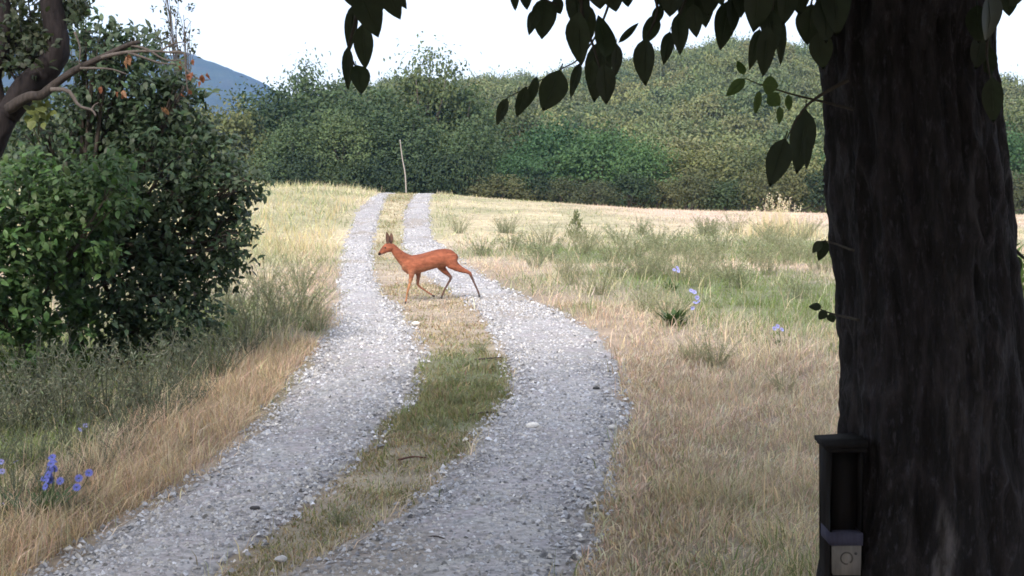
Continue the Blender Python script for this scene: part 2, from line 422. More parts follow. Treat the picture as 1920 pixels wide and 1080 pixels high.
# air
hz_me = MB().box((0, 0, 220), (6040, 6040, 460)).mesh('haze')
def fvol(t, b, o):
    t.nodes.remove(b); v = nd(t, 'ShaderNodeVolumePrincipled')
    v.inputs['Color'].default_value = (.23, .48, 1.0, 1); v.inputs['Density'].default_value = .00020; v.inputs['Anisotropy'].default_value = 0.0
    t.links.new(v.outputs[0], o.inputs['Volume'])
hz_me.materials.append(mat('haze_air', fvol))
haze = bpy.data.objects.new('haze', hz_me); col.objects.link(haze)
tag(haze, 'thin bluish summer haze filling the valley air', 'haze', kind='stuff')

# ------------------------------------------------------------------ gravel stones (too many to count)
def stones(n, y0, y1, smin, smax, mb):
    y = np.sqrt(rng.random(n) * (y1 ** 2 - y0 ** 2) + y0 ** 2) if False else y0 + rng.random(n) * (y1 - y0)
    k = rng.random(n) < .5
    u = rng.random(n); sp = .10
    u = -sp / 2 + u * (1 + sp)
    x = np.where(k, ex(0, y) * (1 - u) + ex(1, y) * u, ex(2, y) * (1 - u) + ex(3, y) * u)
    td = track_dist(x, y); keep = (td > -.12 * rng.random(n)) & (rng.random(n) < .25 + 1.6 * (fbm(x * 1.7, y * .9, 15, 3) - .22)) & (rng.random(n) < .35 + .65 * sstep(-.05, .3, td)); x, y = x[keep], y[keep]; n = len(x)
    s = smin + (smax - smin) * rng.random(n) ** 3
    base = np.array([[1, 0, 0], [.3, .9, 0], [-.8, .6, 0], [-.85, -.55, 0], [.25, -.95, 0], [.1, .1, .62], [-.2, -.15, .55]])
    v = base[None] * (1 + .55 * (rng.random((n, 7, 3)) - .5)); v[:, :5, 2] -= .25
    an = rng.random(n) * 6.28; ca, sa = np.cos(an)[:, None], np.sin(an)[:, None]
    v[..., 1] *= (.55 + .4 * rng.random(n))[:, None]; v[..., 2] *= (.5 + .7 * rng.random(n))[:, None]
    tl = (rng.random((n, 2)) - .5) * .7
    X = v[..., 0] * ca - v[..., 1] * sa; Yv = v[..., 0] * sa + v[..., 1] * ca; Z = v[..., 2] + X * tl[:, :1] + Yv * tl[:, 1:]
    p = np.stack([X, Yv, Z], -1) * s[:, None, None]
    p += np.stack([x, y, hgt(x, y) + .022], 1)[:, None]
    tri = np.array([(0, 1, 5), (1, 2, 5), (2, 6, 5), (2, 3, 6), (3, 4, 6), (4, 5, 6), (4, 0, 5)])
    t = (tri[None] + (np.arange(n) * 7)[:, None, None]).reshape(-1, 3)
    g = .21 + .30 * rng.random(n) ** 1.5 + .18 * (rng.random(n) < .08)
    tint = np.array([[1, 1, 1.04], [1.03, 1, .96], [.96, .99, 1.07]])[rng.integers(0, 3, n)]
    dark = rng.random(n) < .05; g[dark] *= .4
    mb.add(p.reshape(-1, 3), t, np.repeat(g[:, None] * tint, 7, 0))
gm = MB()
stones(44000, 5.5, 12, .005, .026, gm); stones(1200, 5.5, 14, .016, .036, gm); stones(30000, 11, 20, .008, .030, gm); stones(18000, 18, 40, .012, .036, gm); stones(8000, 38, 82, .02, .045, gm)
tag(gm.build('gravel', M_stone), 'loose pale grey crushed stone covering both wheel ruts', 'gravel', kind='stuff')

# ------------------------------------------------------------------ grass
def sample(n, y0, y1, half=.47, power=1.0):
    y = y0 + (y1 - y0) * rng.random(n) ** power
    x = (rng.random(n) * 2 - 1) * half * (y + 1.5)
    return x, y
def blades(mb, x, y, h, w, c, lean=.5, seg=2, z=None):
    n = len(x)
    if n == 0: return
    z = hgt(x, y) - .01 if z is None else z
    an = fbm(x * 2.6, y * 2.6, 66, 2) * 14 + rng.normal(size=n) * 1.5; d = np.stack([np.cos(an), np.sin(an), np.zeros(n)], 1)
    sd = np.stack([-np.sin(an + 1), np.cos(an + 1), np.zeros(n)], 1) * (w / 2)[:, None]
    ln = (lean * rng.random(n) ** .8 * h)[:, None]
    b = np.stack([x, y, z], 1); up = np.array([[0, 0, 1.]])
    hz_ = np.sqrt(np.maximum(h[:, None] ** 2 - ln ** 2 * .8, (.25 * h[:, None]) ** 2))
    tip = b + d * ln * 1.15 + up * hz_
    if seg == 1:
        v = np.stack([b - sd, b + sd, tip], 1); tri = [(0, 1, 2)]; k = 3
        f = np.array([.75, .75, 1.1])
    else:
        m = b + d * ln * .35 + up * hz_ * .6
        v = np.stack([b - sd, b + sd, m + sd * .8, m - sd * .8, tip], 1); tri = [(0, 1, 2), (0, 2, 3), (3, 2, 4)]; k = 5
    t = (np.array(tri)[None] + (np.arange(n) * k)[:, None, None]).reshape(-1, 3)
    mb.add(v.reshape(-1, 3), t, np.repeat(c, k, 0))
dry, grn = MB(), MB()
STRAW = np.array([.46, .34, .20]); ORANGE = np.array([.40, .24, .125]); PALE = np.array([.50, .42, .23]); PINK = np.array([.55, .41, .29])
GREEN = np.array([.12, .165, .05]); GREY = np.array([.20, .24, .14])
def scatter(n, y0, y1, hs, ws, seg, dens_pow=1.0):
    x, y = sample(n, y0, y1, power=dens_pow)
    c0, g, dl, dr, med, n1, n2 = cover(x, y)
    td = track_dist(x, y)
    edge_thin = sstep(.22, -.35, td)
    keep = rng.random(n) < edge_thin ** 1.5
    keep &= rng.random(n) < (.12 + 1.7 * (fbm(x * 2.6, y * 2.0, 61, 3) - .18))
    x, y, g, dl, dr, med, n1, n2, c0 = (q[keep] for q in (x, y, g, dl, dr, med, n1, n2, c0))
    n = len(x)
    isg = rng.random(n) < g
    h = hs * (.35 + 1.0 * rng.random(n) ** 1.5) * (.35 + 1.3 * fbm(x * 1.9, y * 1.5, 63, 3))
    h = np.where(med, h * .3, h)
    tall = np.exp(-((dl - .55) / .5) ** 2) * (dl > 0) * (y < 17); h = h * (1 + .35 * tall)
    rr = np.exp(-((dr - .1) / .35) ** 2) * (dr > 0) * (y < 17); h = h * (1 - .5 * rr)
    bank = (dl > 0) & (y > 30); h = np.where(bank, h * 1.5, h)
    fld = (dr > 1) & (y > 46); h = np.where(fld, h * .5, h)
    w = ws * (.6 + .8 * rng.random(n))
    k = rng.random((n, 1))
    c = c0 * (.85 + 1.0 * k ** 1.3)
    cg = np.where(k < .55, GREEN, GREY) * 1.1
    c = np.where(isg[:, None], cg, c); c = vary(c, n, .22)
    for m_, sel in ((grn, isg), (dry, ~isg)):
        blades(m_, x[sel], y[sel], h[sel], w[sel], c[sel], 1.05, seg)
scatter(90000, 5, 9, .15, .0055, 2)
scatter(95000, 8.5, 13, .16, .006, 2)
scatter(100000, 12.5, 20, .18, .0085, 2)
scatter(110000, 19, 38, .20, .014, 1, .8)
scatter(90000, 36, 80, .22, .028, 1, .8)
# seed-headed tall dry stalks along the verges
x, y = sample(9000, 6, 40); _, g, dl, dr, med, n1, n2 = cover(x, y)
k = ((dl > .15) & (dl < 1.6) | (dr > .8)) & (rng.random(len(x)) < .15 + sstep(.45, .65, n2) * .5); x, y = x[k], y[k]
blades(dry, x, y, .22 + .26 * rng.random(len(x)), .004 + .0002 * y, vary((.52, .44, .32), len(x), .25), .7, 2)
x, y = sample(9000, 33, 62, .5); _, g, dl, dr, med, n1, n2 = cover(x, y)
k = (dl > .4); x, y = x[k], y[k]
blades(dry, x, y, .3 + .35 * rng.random(len(x)), .02 * np.ones(len(x)), vary((.46, .39, .22), len(x), .25), .5, 1)
# flattened litter on the open side near the track
n = 52000; y = 5.8 + 9 * rng.random(n) ** 1.2; x = ex(3, y) - .05 + 4.0 * rng.random(n) ** 1.3
k = (track_dist(x, y) < .12 * rng.random(n)) & (np.abs(x) < .5 * y + 1); x, y = x[k], y[k]
blades(dry, x, y, (.03 + .09 * rng.random(len(x)) ** 1.5), .0065 + .0004 * y, vary(np.where(rng.random((len(x), 1)) < .7, (.58, .49, .41), (.40, .31, .25)), len(x), .35), 1.2, 2)
# matted short grass of the middle strip
for n, y0, y1, hh in ((34000, 5.5, 13, .055), (22000, 12, 24, .07), (12000, 22, 80, .12)):
    y = y0 + (y1 - y0) * rng.random(n) ** .9; u = rng.random(n) * 1.3 - .15; x = ex(1, y) * (1 - u) + ex(2, y) * u
    c0, g, *_ = cover(x, y); k = (track_dist(x, y) < .10 * rng.random(n)) & (rng.random(n) < .2 + 1.7 * (fbm(x * 3, y * 2.2, 75, 3) - .2)); x, y, c0, g = x[k], y[k], c0[k], g[k]
    isg = rng.random(len(x)) < .14 + .62 * g; hv = hh * (.3 + 1.2 * rng.random(len(x)) ** 2) * (.5 + .5 * g) * (.4 + 1.2 * fbm(x * 2, y * 2, 76, 2)); wv_ = .005 + .0006 * y
    cg = vary(np.where(rng.random((len(x), 1)) < .6, (.185, .195, .10), (.27, .26, .16)), len(x), .3); cd = vary(np.where(rng.random((len(x), 1)) < .7, (.36, .30, .20), (.24, .18, .12)), len(x), .35)
    blades(grn, x[isg], y[isg], hv[isg] * 1.2, wv_[isg], cg[isg], 1.05, 2 if y1 < 30 else 1); blades(dry, x[~isg], y[~isg], hv[~isg], wv_[~isg], cd[~isg], 1.15, 2 if y1 < 30 else 1)
# left verge by the shrubs: dense orange dry tussocks
n = 15000; y = 6.5 + 9 * rng.random(n); dl = .03 + .85 * rng.random(n) ** 1.2; x = ex(0, y) - dl
k = rng.random(n) < .3 + fbm(x * 1.6, y * 1.6, 71, 2); x, y = x[k], y[k]
blades(dry, x, y, (.06 + .17 * rng.random(len(x))) * (.4 + 1.2 * fbm(x * 2.2, y * 2.2, 73, 2)), .006 * np.ones(len(x)), vary((.44, .345, .255), len(x), .45), 1.0, 2)
tag(dry.build('dry_grass', M_grass), 'straw coloured dry summer grass on the verges and field', 'grass', kind='stuff')
tag(grn.build('green_grass', M_grass), 'green and grey green grass patches between the dry grass', 'grass', kind='stuff')

# ------------------------------------------------------------------ trees far off
def crown_mesh(name, seed, w, h, nclump, per, leaf, c, flat=.75, shape=1.0, hollow=.55, low=0.12):
    """foliage of a tree about w wide, h tall from z=0: leaf-sized faces gathered in clumps"""
    r = np.random.default_rng(seed); mb = MB()
    d = rand_dirs(nclump, r); d[:, 2] = np.abs(d[:, 2]) * 1.3 - .35
    rad = hollow + (1 - hollow) * r.random(nclump) ** .5
    rad *= .82 + .36 * r.random(nclump)
    cen = d * rad[:, None] * np.array([w / 2, w / 2, h * .5]) + np.array([0, 0, h * .5])
    cen[:, 2] = np.maximum(cen[:, 2], h * low * r.random(nclump))
    cs = (w * .085) * (.6 + .9 * r.random(nclump))
    tone = .78 + .44 * r.random(nclump)
    n = nclump * per; ci = np.repeat(np.arange(nclump), per)
    off = r.normal(size=(n, 3)) * cs[ci][:, None] * np.array([1, 1, flat])
    p = cen[ci] + off
    outw = p - np.array([0, 0, h * .35]); outw /= np.linalg.norm(outw, axis=1, keepdims=True)
    lo_ = off / (np.linalg.norm(off, axis=1, keepdims=True) + 1e-6)
    nr = rand_dirs(n, r) * .24 + outw * .65 + lo_ * .75 + np.array([0, 0, .35]); ax = rand_dirs(n, r) + np.array([0, 0, -.25])
    cl = np.asarray(c)[None] * tone[ci][:, None]
    add_leaves(mb, p, ax, nr, leaf * (.6 + .8 * r.random(n)), leaf * .62, vary(cl, n, .14, r, .06), 1)
    return mb, cen
def trunk_mb(h, r0, cen, seed, nb=9, col_=(.10, .085, .07)):
    r = np.random.default_rng(seed); mb = MB()
    top = np.array([r.normal() * .3, r.normal() * .3, h * .8])
    ax = spline([(0, 0, -.6), (r.normal() * .12, 0, h * .25), (r.normal() * .3, r.normal() * .2, h * .5), top], 12)
    mb.tube(ax, np.linspace(r0, r0 * .18, 12), 7, col_)
    for j in r.choice(len(cen), min(nb, len(cen)), replace=False):
        k = r.integers(3, 10); a = ax[k]; e = cen[j]; m = (a + e) / 2 + np.array([0, 0, -.08 * h * r.random()])
        mb.tube(spline([a, m, e], 6), np.linspace(r0 * .35, r0 * .07, 6), 5, col_)
    return mb
LOC = (.068, .100, .050); OLV = (.10, .115, .055); BGR = (.055, .105, .045); DRK = (.035, .055, .028)
protos = {}
def proto(key, w, h, ncl, per, leaf, c, seed, **kw):
    mb, cen = crown_mesh('crown', seed, w, h, ncl, per, leaf, c, **kw)
    me = mb.mesh('crown'); me.materials.append(M_far)
    tm = trunk_mb(h, .16 + .01 * h, cen, seed + 1).mesh('trunk', smooth=True); tm.materials.append(M_bark)
    protos[key] = (me, tm, w, h)
proto('locust', 7, 9.5, 95, 70, .30, LOC, 101)
proto('locust_open', 6.5, 11.0, 110, 46, .30, (.07, .095, .045), 102, hollow=.25)
proto('broad', 7.5, 7.5, 95, 70, .30, BGR, 103)
proto('olive', 7, 6.5, 85, 70, .28, OLV, 104)
proto('dark_bush', 4.5, 3.6, 55, 60, .24, DRK, 105, low=.0)
proto('olive_bush', 4.5, 3.4, 55, 60, .22, (.078, .085, .043), 106, low=.0)
def far_tree(key, name, px, top, Y, wpx, label, cat, group, ground_z=None):
    me, tm, w, h = protos[key]
    p = P(px, top, Y); gz_ = float(hgt(p[0], Y)) if ground_z is None else ground_z
    sh = max(p[2] - gz_, 1.0) / h * 1.02; sw = (wpx / F * Y) / w * .95
    o = empty(name, (p[0], Y, gz_)); tag(o, label, cat, group)
    rz = rng.random() * 6.28
    put('trunk', tm, o, rot=(0, 0, rz), scale=(sh, sh, sh)); put('crown', me, o, rot=(0, 0, rz), scale=(sw, sw, sh))
    return o
LB = {'locust': 'dark green leafy tree in the tree line behind the crest', 'broad': 'fresh green broad bushy tree at the foot of the hill',
      'olive': 'olive green rounded tree at the foot of the hill'}
GB = {'locust': 'trees in the tree line behind the crest', 'broad': 'fresh green trees at the foot of the hill', 'olive': 'olive trees at the foot of the hill'}
belt = [('olive', 415, 205, 96, 190), ('locust', 500, 168, 100, 190), ('locust', 590, 150, 104, 210), ('locust', 690, 172, 98, 200),
        ('locust', 860, 168, 104, 190), ('locust', 760, 205, 94, 170), ('locust', 640, 215, 93, 160), ('locust', 545, 235, 92, 150), ('locust', 880, 240, 93, 150),
        ('olive', 950, 205, 112, 190), ('broad', 1040, 235, 104, 200), ('broad', 1130, 250, 99, 200), ('broad', 1200, 275, 96, 150),
        ('olive', 1290, 285, 98, 180), ('olive', 1390, 280, 100, 180), ('olive', 1490, 290, 97, 170), ('broad', 1580, 285, 99, 170), ('olive', 1640, 280, 100, 170),
        ('olive', 330, 215, 97, 190), ('locust', 240, 190, 100, 200), ('olive', 150, 205, 96, 200), ('locust', 50, 190, 99, 200), ('olive', -40, 210, 97, 180),
        ('broad', 1880, 250, 92, 180), ('olive', 1960, 205, 100, 200), ('broad', 970, 295, 92, 140), ('olive', 1780, 280, 97, 180)]
TL = {760: 'dark tree right behind the leaning dead trunk', 690: 'dense dark tree left of the feathery topped one', 860: 'dark tree where the tree line meets the hill', 590: 'bushy dark tree under the thin twiggy treetop',
      415: 'low olive tree at the foot of the blue mountain', 500: 'dark tree whose crown meets the blue mountain slope', 640: 'low dark tree in front of the tree line before the track end', 545: 'low dark tree above the tall dry bank',
      880: 'low dark tree just right of the track end', 1130: 'widest fresh green tree below the round hill', 1040: 'fresh green tree behind the hanging leaf row', 970: 'low fresh green tree at the field corner right of the track', 950: 'olive tree rising behind the fresh green ones'}
for k, px, top, Y, w in belt:
    far_tree(k, {'locust': 'locust_tree', 'broad': 'broadleaf_tree', 'olive': 'olive_green_tree'}[k], px, top, Y, w, TL.get(px, LB[k]), 'tree', None if px in TL else GB[k])
far_tree('locust_open', 'feathery_tree', 800, 82, 103, 165, 'tall airy tree with feathery open top standing above the tree line', 'tree', None)
far_tree('locust_open', 'feathery_tree', 585, 108, 106, 130, 'shorter airy treetop with thin twigs beside the blue mountain slope', 'tree', None)
for i_, px in enumerate(list(range(560, 900, 48)) + list(range(930, 1600, 62)) + [1885, 1930]):
    k = 'dark_bush' if px < 900 or i_ % 3 == 0 else 'olive_bush'
    lo = 300 if px < 900 else 335
    far_tree(k, 'thicket_bush', px + rng.integers(-10, 10), lo + rng.integers(-14, 14), 88 + rng.random() * 3, 95 + rng.integers(0, 30),
             'dark low bush in the thicket under the tree line' if k == 'dark_bush' else 'olive brown low bush along the far field edge', 'bush',
             'dark bushes under the tree line' if k == 'dark_bush' else 'olive bushes along the far field edge')
# pale leaning dead trunk at the end of the track
b0 = P(762, 362, 86); b0[2] = float(hgt(b0[0], 86)) - .1
pole = empty('dead_trunk', b0); tag(pole, 'pale bare thin dead trunk leaning at the end of the track', 'trunk')
tp = P(750, 262, 86)
MB().tube(spline([b0, P(760, 330, 86), P(754, 295, 86), tp], 12), np.linspace(.045, .026, 12), 7, (.30, .27, .25), wob=.15).build('stem', M_twig, pole, smooth=True)

# hillside wood: the nearest crowns as trees, the rest as one mass
r2 = np.random.default_rng(77)
hp = []
for y in np.arange(122, 348, 5.0):
    for x in np.arange(-75, 155, 5.2):
        X, Yv = x + r2.normal() * 1.5, y + r2.normal() * 1.5
        px = 960 + X / Yv * F
        if (620 < px < 1720) or (1780 < px < 2080): hp.append((X, Yv))
hp = np.array(hp)
hcols = [(.135, .155, .075), (.15, .158, .08), (.12, .15, .075)]
hme = []
for s_ in range(3):
    mb, cen = crown_mesh('crown', 330 + s_, 5.6, 5.6, 46, 34, .36, hcols[s_], hollow=.72, low=.1)
    me = mb.mesh('crown'); me.materials.append(M_far)
    tm = trunk_mb(5.6, .2, cen, 340 + s_, 5).mesh('trunk', smooth=True); tm.materials.append(M_bark); hme.append((me, tm))
order = np.argsort(hp[:, 1]); near_i, far_i = order[:140], order[140:]
crown_of = {}
for j, (X, Yv) in enumerate(hp[near_i]):
    o = empty('hillside_tree', (X, Yv, float(hill_z(X, Yv)) - .2)); s = .7 + .6 * r2.random()
    tag(o, 'low round tree at the bottom of the wooded slope', 'tree', 'trees low on the wooded slope')
    kk_ = j % 3; me, tm = hme[kk_]; rz = r2.random() * 6.28
    put('trunk', tm, o, rot=(0, 0, rz), scale=(s, s, s)); q = put('crown', me, o, rot=(0, 0, rz), scale=(s * 1.05, s * 1.05, s)); crown_of.setdefault(kk_, q)
gt = bpy.data.node_groups.new('wood_scatter', 'GeometryNodeTree')
gt.interface.new_socket('Geometry', in_out='INPUT', socket_type='NodeSocketGeometry'); gt.interface.new_socket('Geometry', in_out='OUTPUT', socket_type='NodeSocketGeometry')
gi = gt.nodes.new('NodeGroupInput'); go = gt.nodes.new('NodeGroupOutput'); jn = gt.nodes.new('GeometryNodeJoinGeometry')
for k in range(3):
    oi = gt.nodes.new('GeometryNodeObjectInfo'); oi.inputs['Object'].default_value = crown_of[k]; oi.transform_space = 'ORIGINAL'; oi.inputs['As Instance'].default_value = True
    ip = gt.nodes.new('GeometryNodeInstanceOnPoints'); na_ = gt.nodes.new('GeometryNodeInputNamedAttribute'); na_.data_type = 'INT'; na_.inputs['Name'].default_value = 'kind_id'
    cp = gt.nodes.new('FunctionNodeCompare'); cp.data_type = 'INT'; cp.operation = 'EQUAL'; cp.inputs[3].default_value = k
    gt.links.new(na_.outputs[0], cp.inputs[2]); gt.links.new(cp.outputs[0], ip.inputs['Selection'])
    gt.links.new(gi.outputs[0], ip.inputs['Points']); gt.links.new(oi.outputs['Geometry'], ip.inputs['Instance'])
    rv = gt.nodes.new('FunctionNodeRandomValue'); rv.data_type = 'FLOAT_VECTOR'; rv.inputs[0].default_value = (0, 0, 0); rv.inputs[1].default_value = (.12, .12, 6.28); rv.inputs['Seed'].default_value = k
    sv = gt.nodes.new('FunctionNodeRandomValue'); sv.data_type = 'FLOAT_VECTOR'; sv.inputs[0].default_value = (.9, .9, .7); sv.inputs[1].default_value = (1.6, 1.6, 1.7); sv.inputs['Seed'].default_value = k + 9
    gt.links.new(rv.outputs[0], ip.inputs['Rotation']); gt.links.new(sv.outputs[0], ip.inputs['Scale']); gt.links.new(ip.outputs[0], jn.inputs[0])
gt.links.new(jn.outputs[0], go.inputs[0])
fX, fY = hp[far_i, 0], hp[far_i, 1]
wm = bpy.data.meshes.new('hillside_wood'); wm.vertices.add(len(fX)); wm.vertices.foreach_set('co', np.stack([fX, fY, hill_z(fX, fY) - .4], 1).astype(np.float32).ravel())
ka = wm.attributes.new('kind_id', 'INT', 'POINT'); ka.data.foreach_set('value', r2.integers(0, 3, len(fX)).astype(np.int32))
wood = bpy.data.objects.new('hillside_wood', wm); col.objects.link(wood)
gmod = wood.modifiers.new('scatter', 'NODES'); gmod.node_group = gt
tag(wood, 'dense olive green wood covering the rounded hill', 'wood', kind='stuff')

# ------------------------------------------------------------------ leaves with shape (near)
def leaf_mesh(name, L, Wd, curl=.12, fold=.15, c=(.04, .06, .02), seed=0, wave=.0, drip=.18):
    r = np.random.default_rng(seed); mb = MB(); n = 9; t = np.linspace(0, 1, n)
    w = Wd / 2 * np.sin(np.pi * np.clip(t, 0, 1) ** .82) ** .8 * (1 - drip * t); w[-1] = 0; w[0] = .002
    zc = -curl * L * t ** 2
    vs = []
    for s in (-1, -.5, 0, .5, 1):
        vs.append(np.stack([s * w, -t * L, zc + fold * np.abs(s) * w * 1.6 + wave * np.sin(t * 9 + s) * w * .4], 1))
    v = np.stack(vs, 1).reshape(-1, 3)
    i = np.arange(n - 1)[:, None] * 5 + np.arange(4)[None]; i = i.ravel()
    tr = np.concatenate([np.stack([i, i + 1, i + 6], 1), np.stack([i, i + 6, i + 5], 1)])
    mb.add(v, tr, c)
    mb.tube([(0, .16 * L, .01 * L), (0, 0, 0), (0, -.5 * L, zc[4] + .004), (0, -.95 * L, zc[8])], [.0014, .0013, .001, .0005], 4, np.asarray(c) * 1.2)
    me = mb.mesh(name, smooth=True); me.materials.append(M_leaf); return me
def orient(axis, normal):
    """matrix whose local -Y points along axis and +Z towards normal"""
    a = Vector(axis).normalized(); n = Vector(normal); n = (n - a * n.dot(a)).normalized(); x = (-a).cross(n)
    from mathutils import Matrix
    return Matrix((x, -a, n)).transposed()
def place_leaf(me, parent, base, tip, width, L0, W0, tilt, name='leaf'):
    base = np.asarray(base); tip = np.asarray(tip); ax = tip - base; L = np.linalg.norm(ax)
    n = np.array([math.sin(tilt), -math.cos(tilt), .25 * math.sin(tilt * 3)])
    o = put(name, me, parent); o.rotation_mode = 'QUATERNION'
    o.rotation_quaternion = orient(ax, n).to_quaternion()
    pl = parent.matrix_world.translation if False else np.zeros(3)
    o.location = tuple(base - PORG[parent.name]); s = L / L0; o.scale = (width / W0 / max(.6, abs(math.cos(tilt))), s, s)
    return o
PORG = {}

# ------------------------------------------------------------------ the big tree beside the camera
TY = 4.2
tb = np.array([1.27, TY, float(hgt(1.27, TY)) - .05])
big = empty('big_tree', tb); tag(big, 'big dark furrowed tree trunk with overhanging drooping leaves', 'tree')
PORG['big_tree'] = tb
# trunk: rings with flutes and bark ridges
zz = np.concatenate([np.linspace(-.1, 2.75, 300), np.linspace(2.8, 3.6, 20)]); na = 260
th = np.arange(na) / na * 2 * np.pi
S = F / TY
cxz = np.interp(zz, [-.1, .85, 1.15, 1.46, 1.94, 2.38, 3.6], [1.285, 1.268, 1.275, 1.268, 1.213, 1.165, 1.10])
rz_ = np.interp(zz, [-.1, .25, .55, .85, 1.15, 1.46, 1.94, 2.38, 2.8, 3.6], [.58, .45, .38, .328, .280, .260, .255, .243, .245, .30])
TH, ZZ = np.meshgrid(th, zz)
RR = np.repeat(rz_[:, None], na, 1)
fl = np.minimum(np.abs(((TH - R(255) + .12 * np.sin(ZZ * 1.3)) + np.pi) % (2 * np.pi) - np.pi), 1)          # the seam between two fused stems
RR = RR * (1 - .10 * np.exp(-(fl / .14) ** 2) - .05 * np.exp(-(fl / .4) ** 2))
RR = RR * (1 + .05 * np.sin(3 * TH + 1.2) * sstep(1.6, .2, ZZ) + .06 * np.sin(5 * TH + .4) * sstep(.9, 0, ZZ))
def per(ax_s, zs, s):                                     # noise periodic round the trunk
    return .5 * (vnoise(np.cos(TH) * ax_s + 40, np.sin(TH) * ax_s * 1.0 + ZZ * zs, s) + vnoise(np.cos(TH + 1) * ax_s + ZZ * zs * .7, np.sin(TH + 1) * ax_s + 90, s + 1))
wv = per(3, 2.0, 3) * 1.4
def ridg(freq, zs, s):
    q = vnoise(TH * freq / (2 * np.pi) + wv * .8, ZZ * zs, s); q2 = vnoise((TH - 2 * np.pi) * freq / (2 * np.pi) + wv * .8, ZZ * zs, s)
    m = sstep(.9, 1, TH / (2 * np.pi)); q = q * (1 - m) + q2 * m
    return 1 - np.abs(2 * q - 1)
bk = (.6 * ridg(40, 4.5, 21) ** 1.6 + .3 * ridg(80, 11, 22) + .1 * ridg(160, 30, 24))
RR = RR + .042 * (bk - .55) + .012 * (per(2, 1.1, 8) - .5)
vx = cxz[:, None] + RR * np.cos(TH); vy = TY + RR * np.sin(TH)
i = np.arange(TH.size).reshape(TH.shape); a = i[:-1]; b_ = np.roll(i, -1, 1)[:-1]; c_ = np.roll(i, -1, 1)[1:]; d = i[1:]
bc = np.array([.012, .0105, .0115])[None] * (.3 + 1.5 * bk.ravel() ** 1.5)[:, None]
lich = sstep(.62, .74, fbm(TH.ravel() * 3.1, ZZ.ravel() * 3, 91, 4))[:, None]
bc = bc * (1 - .3 * lich) + np.array([.06, .055, .055]) * .3 * lich
bare = sstep(.105, .07, np.abs(TH - R(260) + .03 * np.sin(ZZ * 23) + .02 * np.sin(ZZ * 61))) * sstep(1.13, 1.06, ZZ + .03 * np.sin(TH * 40)) * (.5 + .5 * per(6, 9, 5))     # a bare grey strip where the bark is gone
bc = bc * (1 - bare.ravel()[:, None]) + np.array([.085, .08, .08]) * bare.ravel()[:, None]
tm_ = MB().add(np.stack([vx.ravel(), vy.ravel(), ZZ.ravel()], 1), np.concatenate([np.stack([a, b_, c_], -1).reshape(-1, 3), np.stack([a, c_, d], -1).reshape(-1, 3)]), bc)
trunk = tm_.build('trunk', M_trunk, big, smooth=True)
# main limbs above the picture
r3 = np.random.default_rng(5)
limb_ends = []
for k, (ex_, ey_, ez_) in enumerate([(-3.2, 3.6, 5.0), (-1.0, 6.8, 5.2), (3.6, 7.4, 5.4), (4.8, 2.6, 5.0), (2.4, -1.8, 5.4), (-2.2, -.6, 5.0), (1.0, 3.4, 7.6), (-2.4, 6.0, 4.3), (-.6, 1.4, 4.4)]):
    s0 = np.array([1.13, TY, 3.2]); e0 = np.array([ex_, ey_, ez_]); m0 = s0 * .55 + e0 * .45 + np.array([0, 0, .35])
    MB().tube(spline([s0 - (0, 0, .3), s0 + (e0 - s0) * .12 + (0, 0, .15), m0, e0], 16), np.linspace(.13, .025, 16), 9, (.03, .026, .024), wob=.12).build('limb', M_bark, big, smooth=True)
    limb_ends.append((s0, m0, e0))
# crown overhead (above and behind the picture), unseen, packed dense to shade trunk and foreground
n = 60000
cen = np.array([.6, 1.6, 5.0]); rad3 = np.array([6.2, 7.2, 3.2])
d_ = rand_dirs(n, r3) * (r3.random((n, 1)) ** .5); p = cen + d_ * rad3
clump = fbm(p[:, 0] * .8 + p[:, 2], p[:, 1] * .8 - p[:, 2] * .5, 95, 3)
lim = CZ + (p[:, 1] + .3) * .150 + .10                              # keeps clear of the open view below the crown
lim = np.where(p[:, 1] < .5, 2.5, lim); lim = np.where(p[:, 1] < -1.2, 1.5, lim)
p[:, 2] -= sstep(-.5, -4, p[:, 1]) * 1.3  # rear foliage hung lower, added to keep skylight off the trunk
k = (p[:, 2] > lim) & (clump > .30) & ((np.hypot(p[:, 0], p[:, 1] - .6) > 2.3) | (p[:, 2] > 3.6)); p = p[k]; n = len(p)     # clear of where people stand
fb = MB(); ax = rand_dirs(n, r3) * .8 + np.array([0, 0, -.7])
add_leaves(fb, p, ax, rand_dirs(n, r3) + np.array([0, 0, .6]), .15 + .05 * r3.random(n), .085, vary((.035, .06, .02), n, .3, r3), 2)
tag(fb.build('foliage', M_leaf, big), kind='stuff')
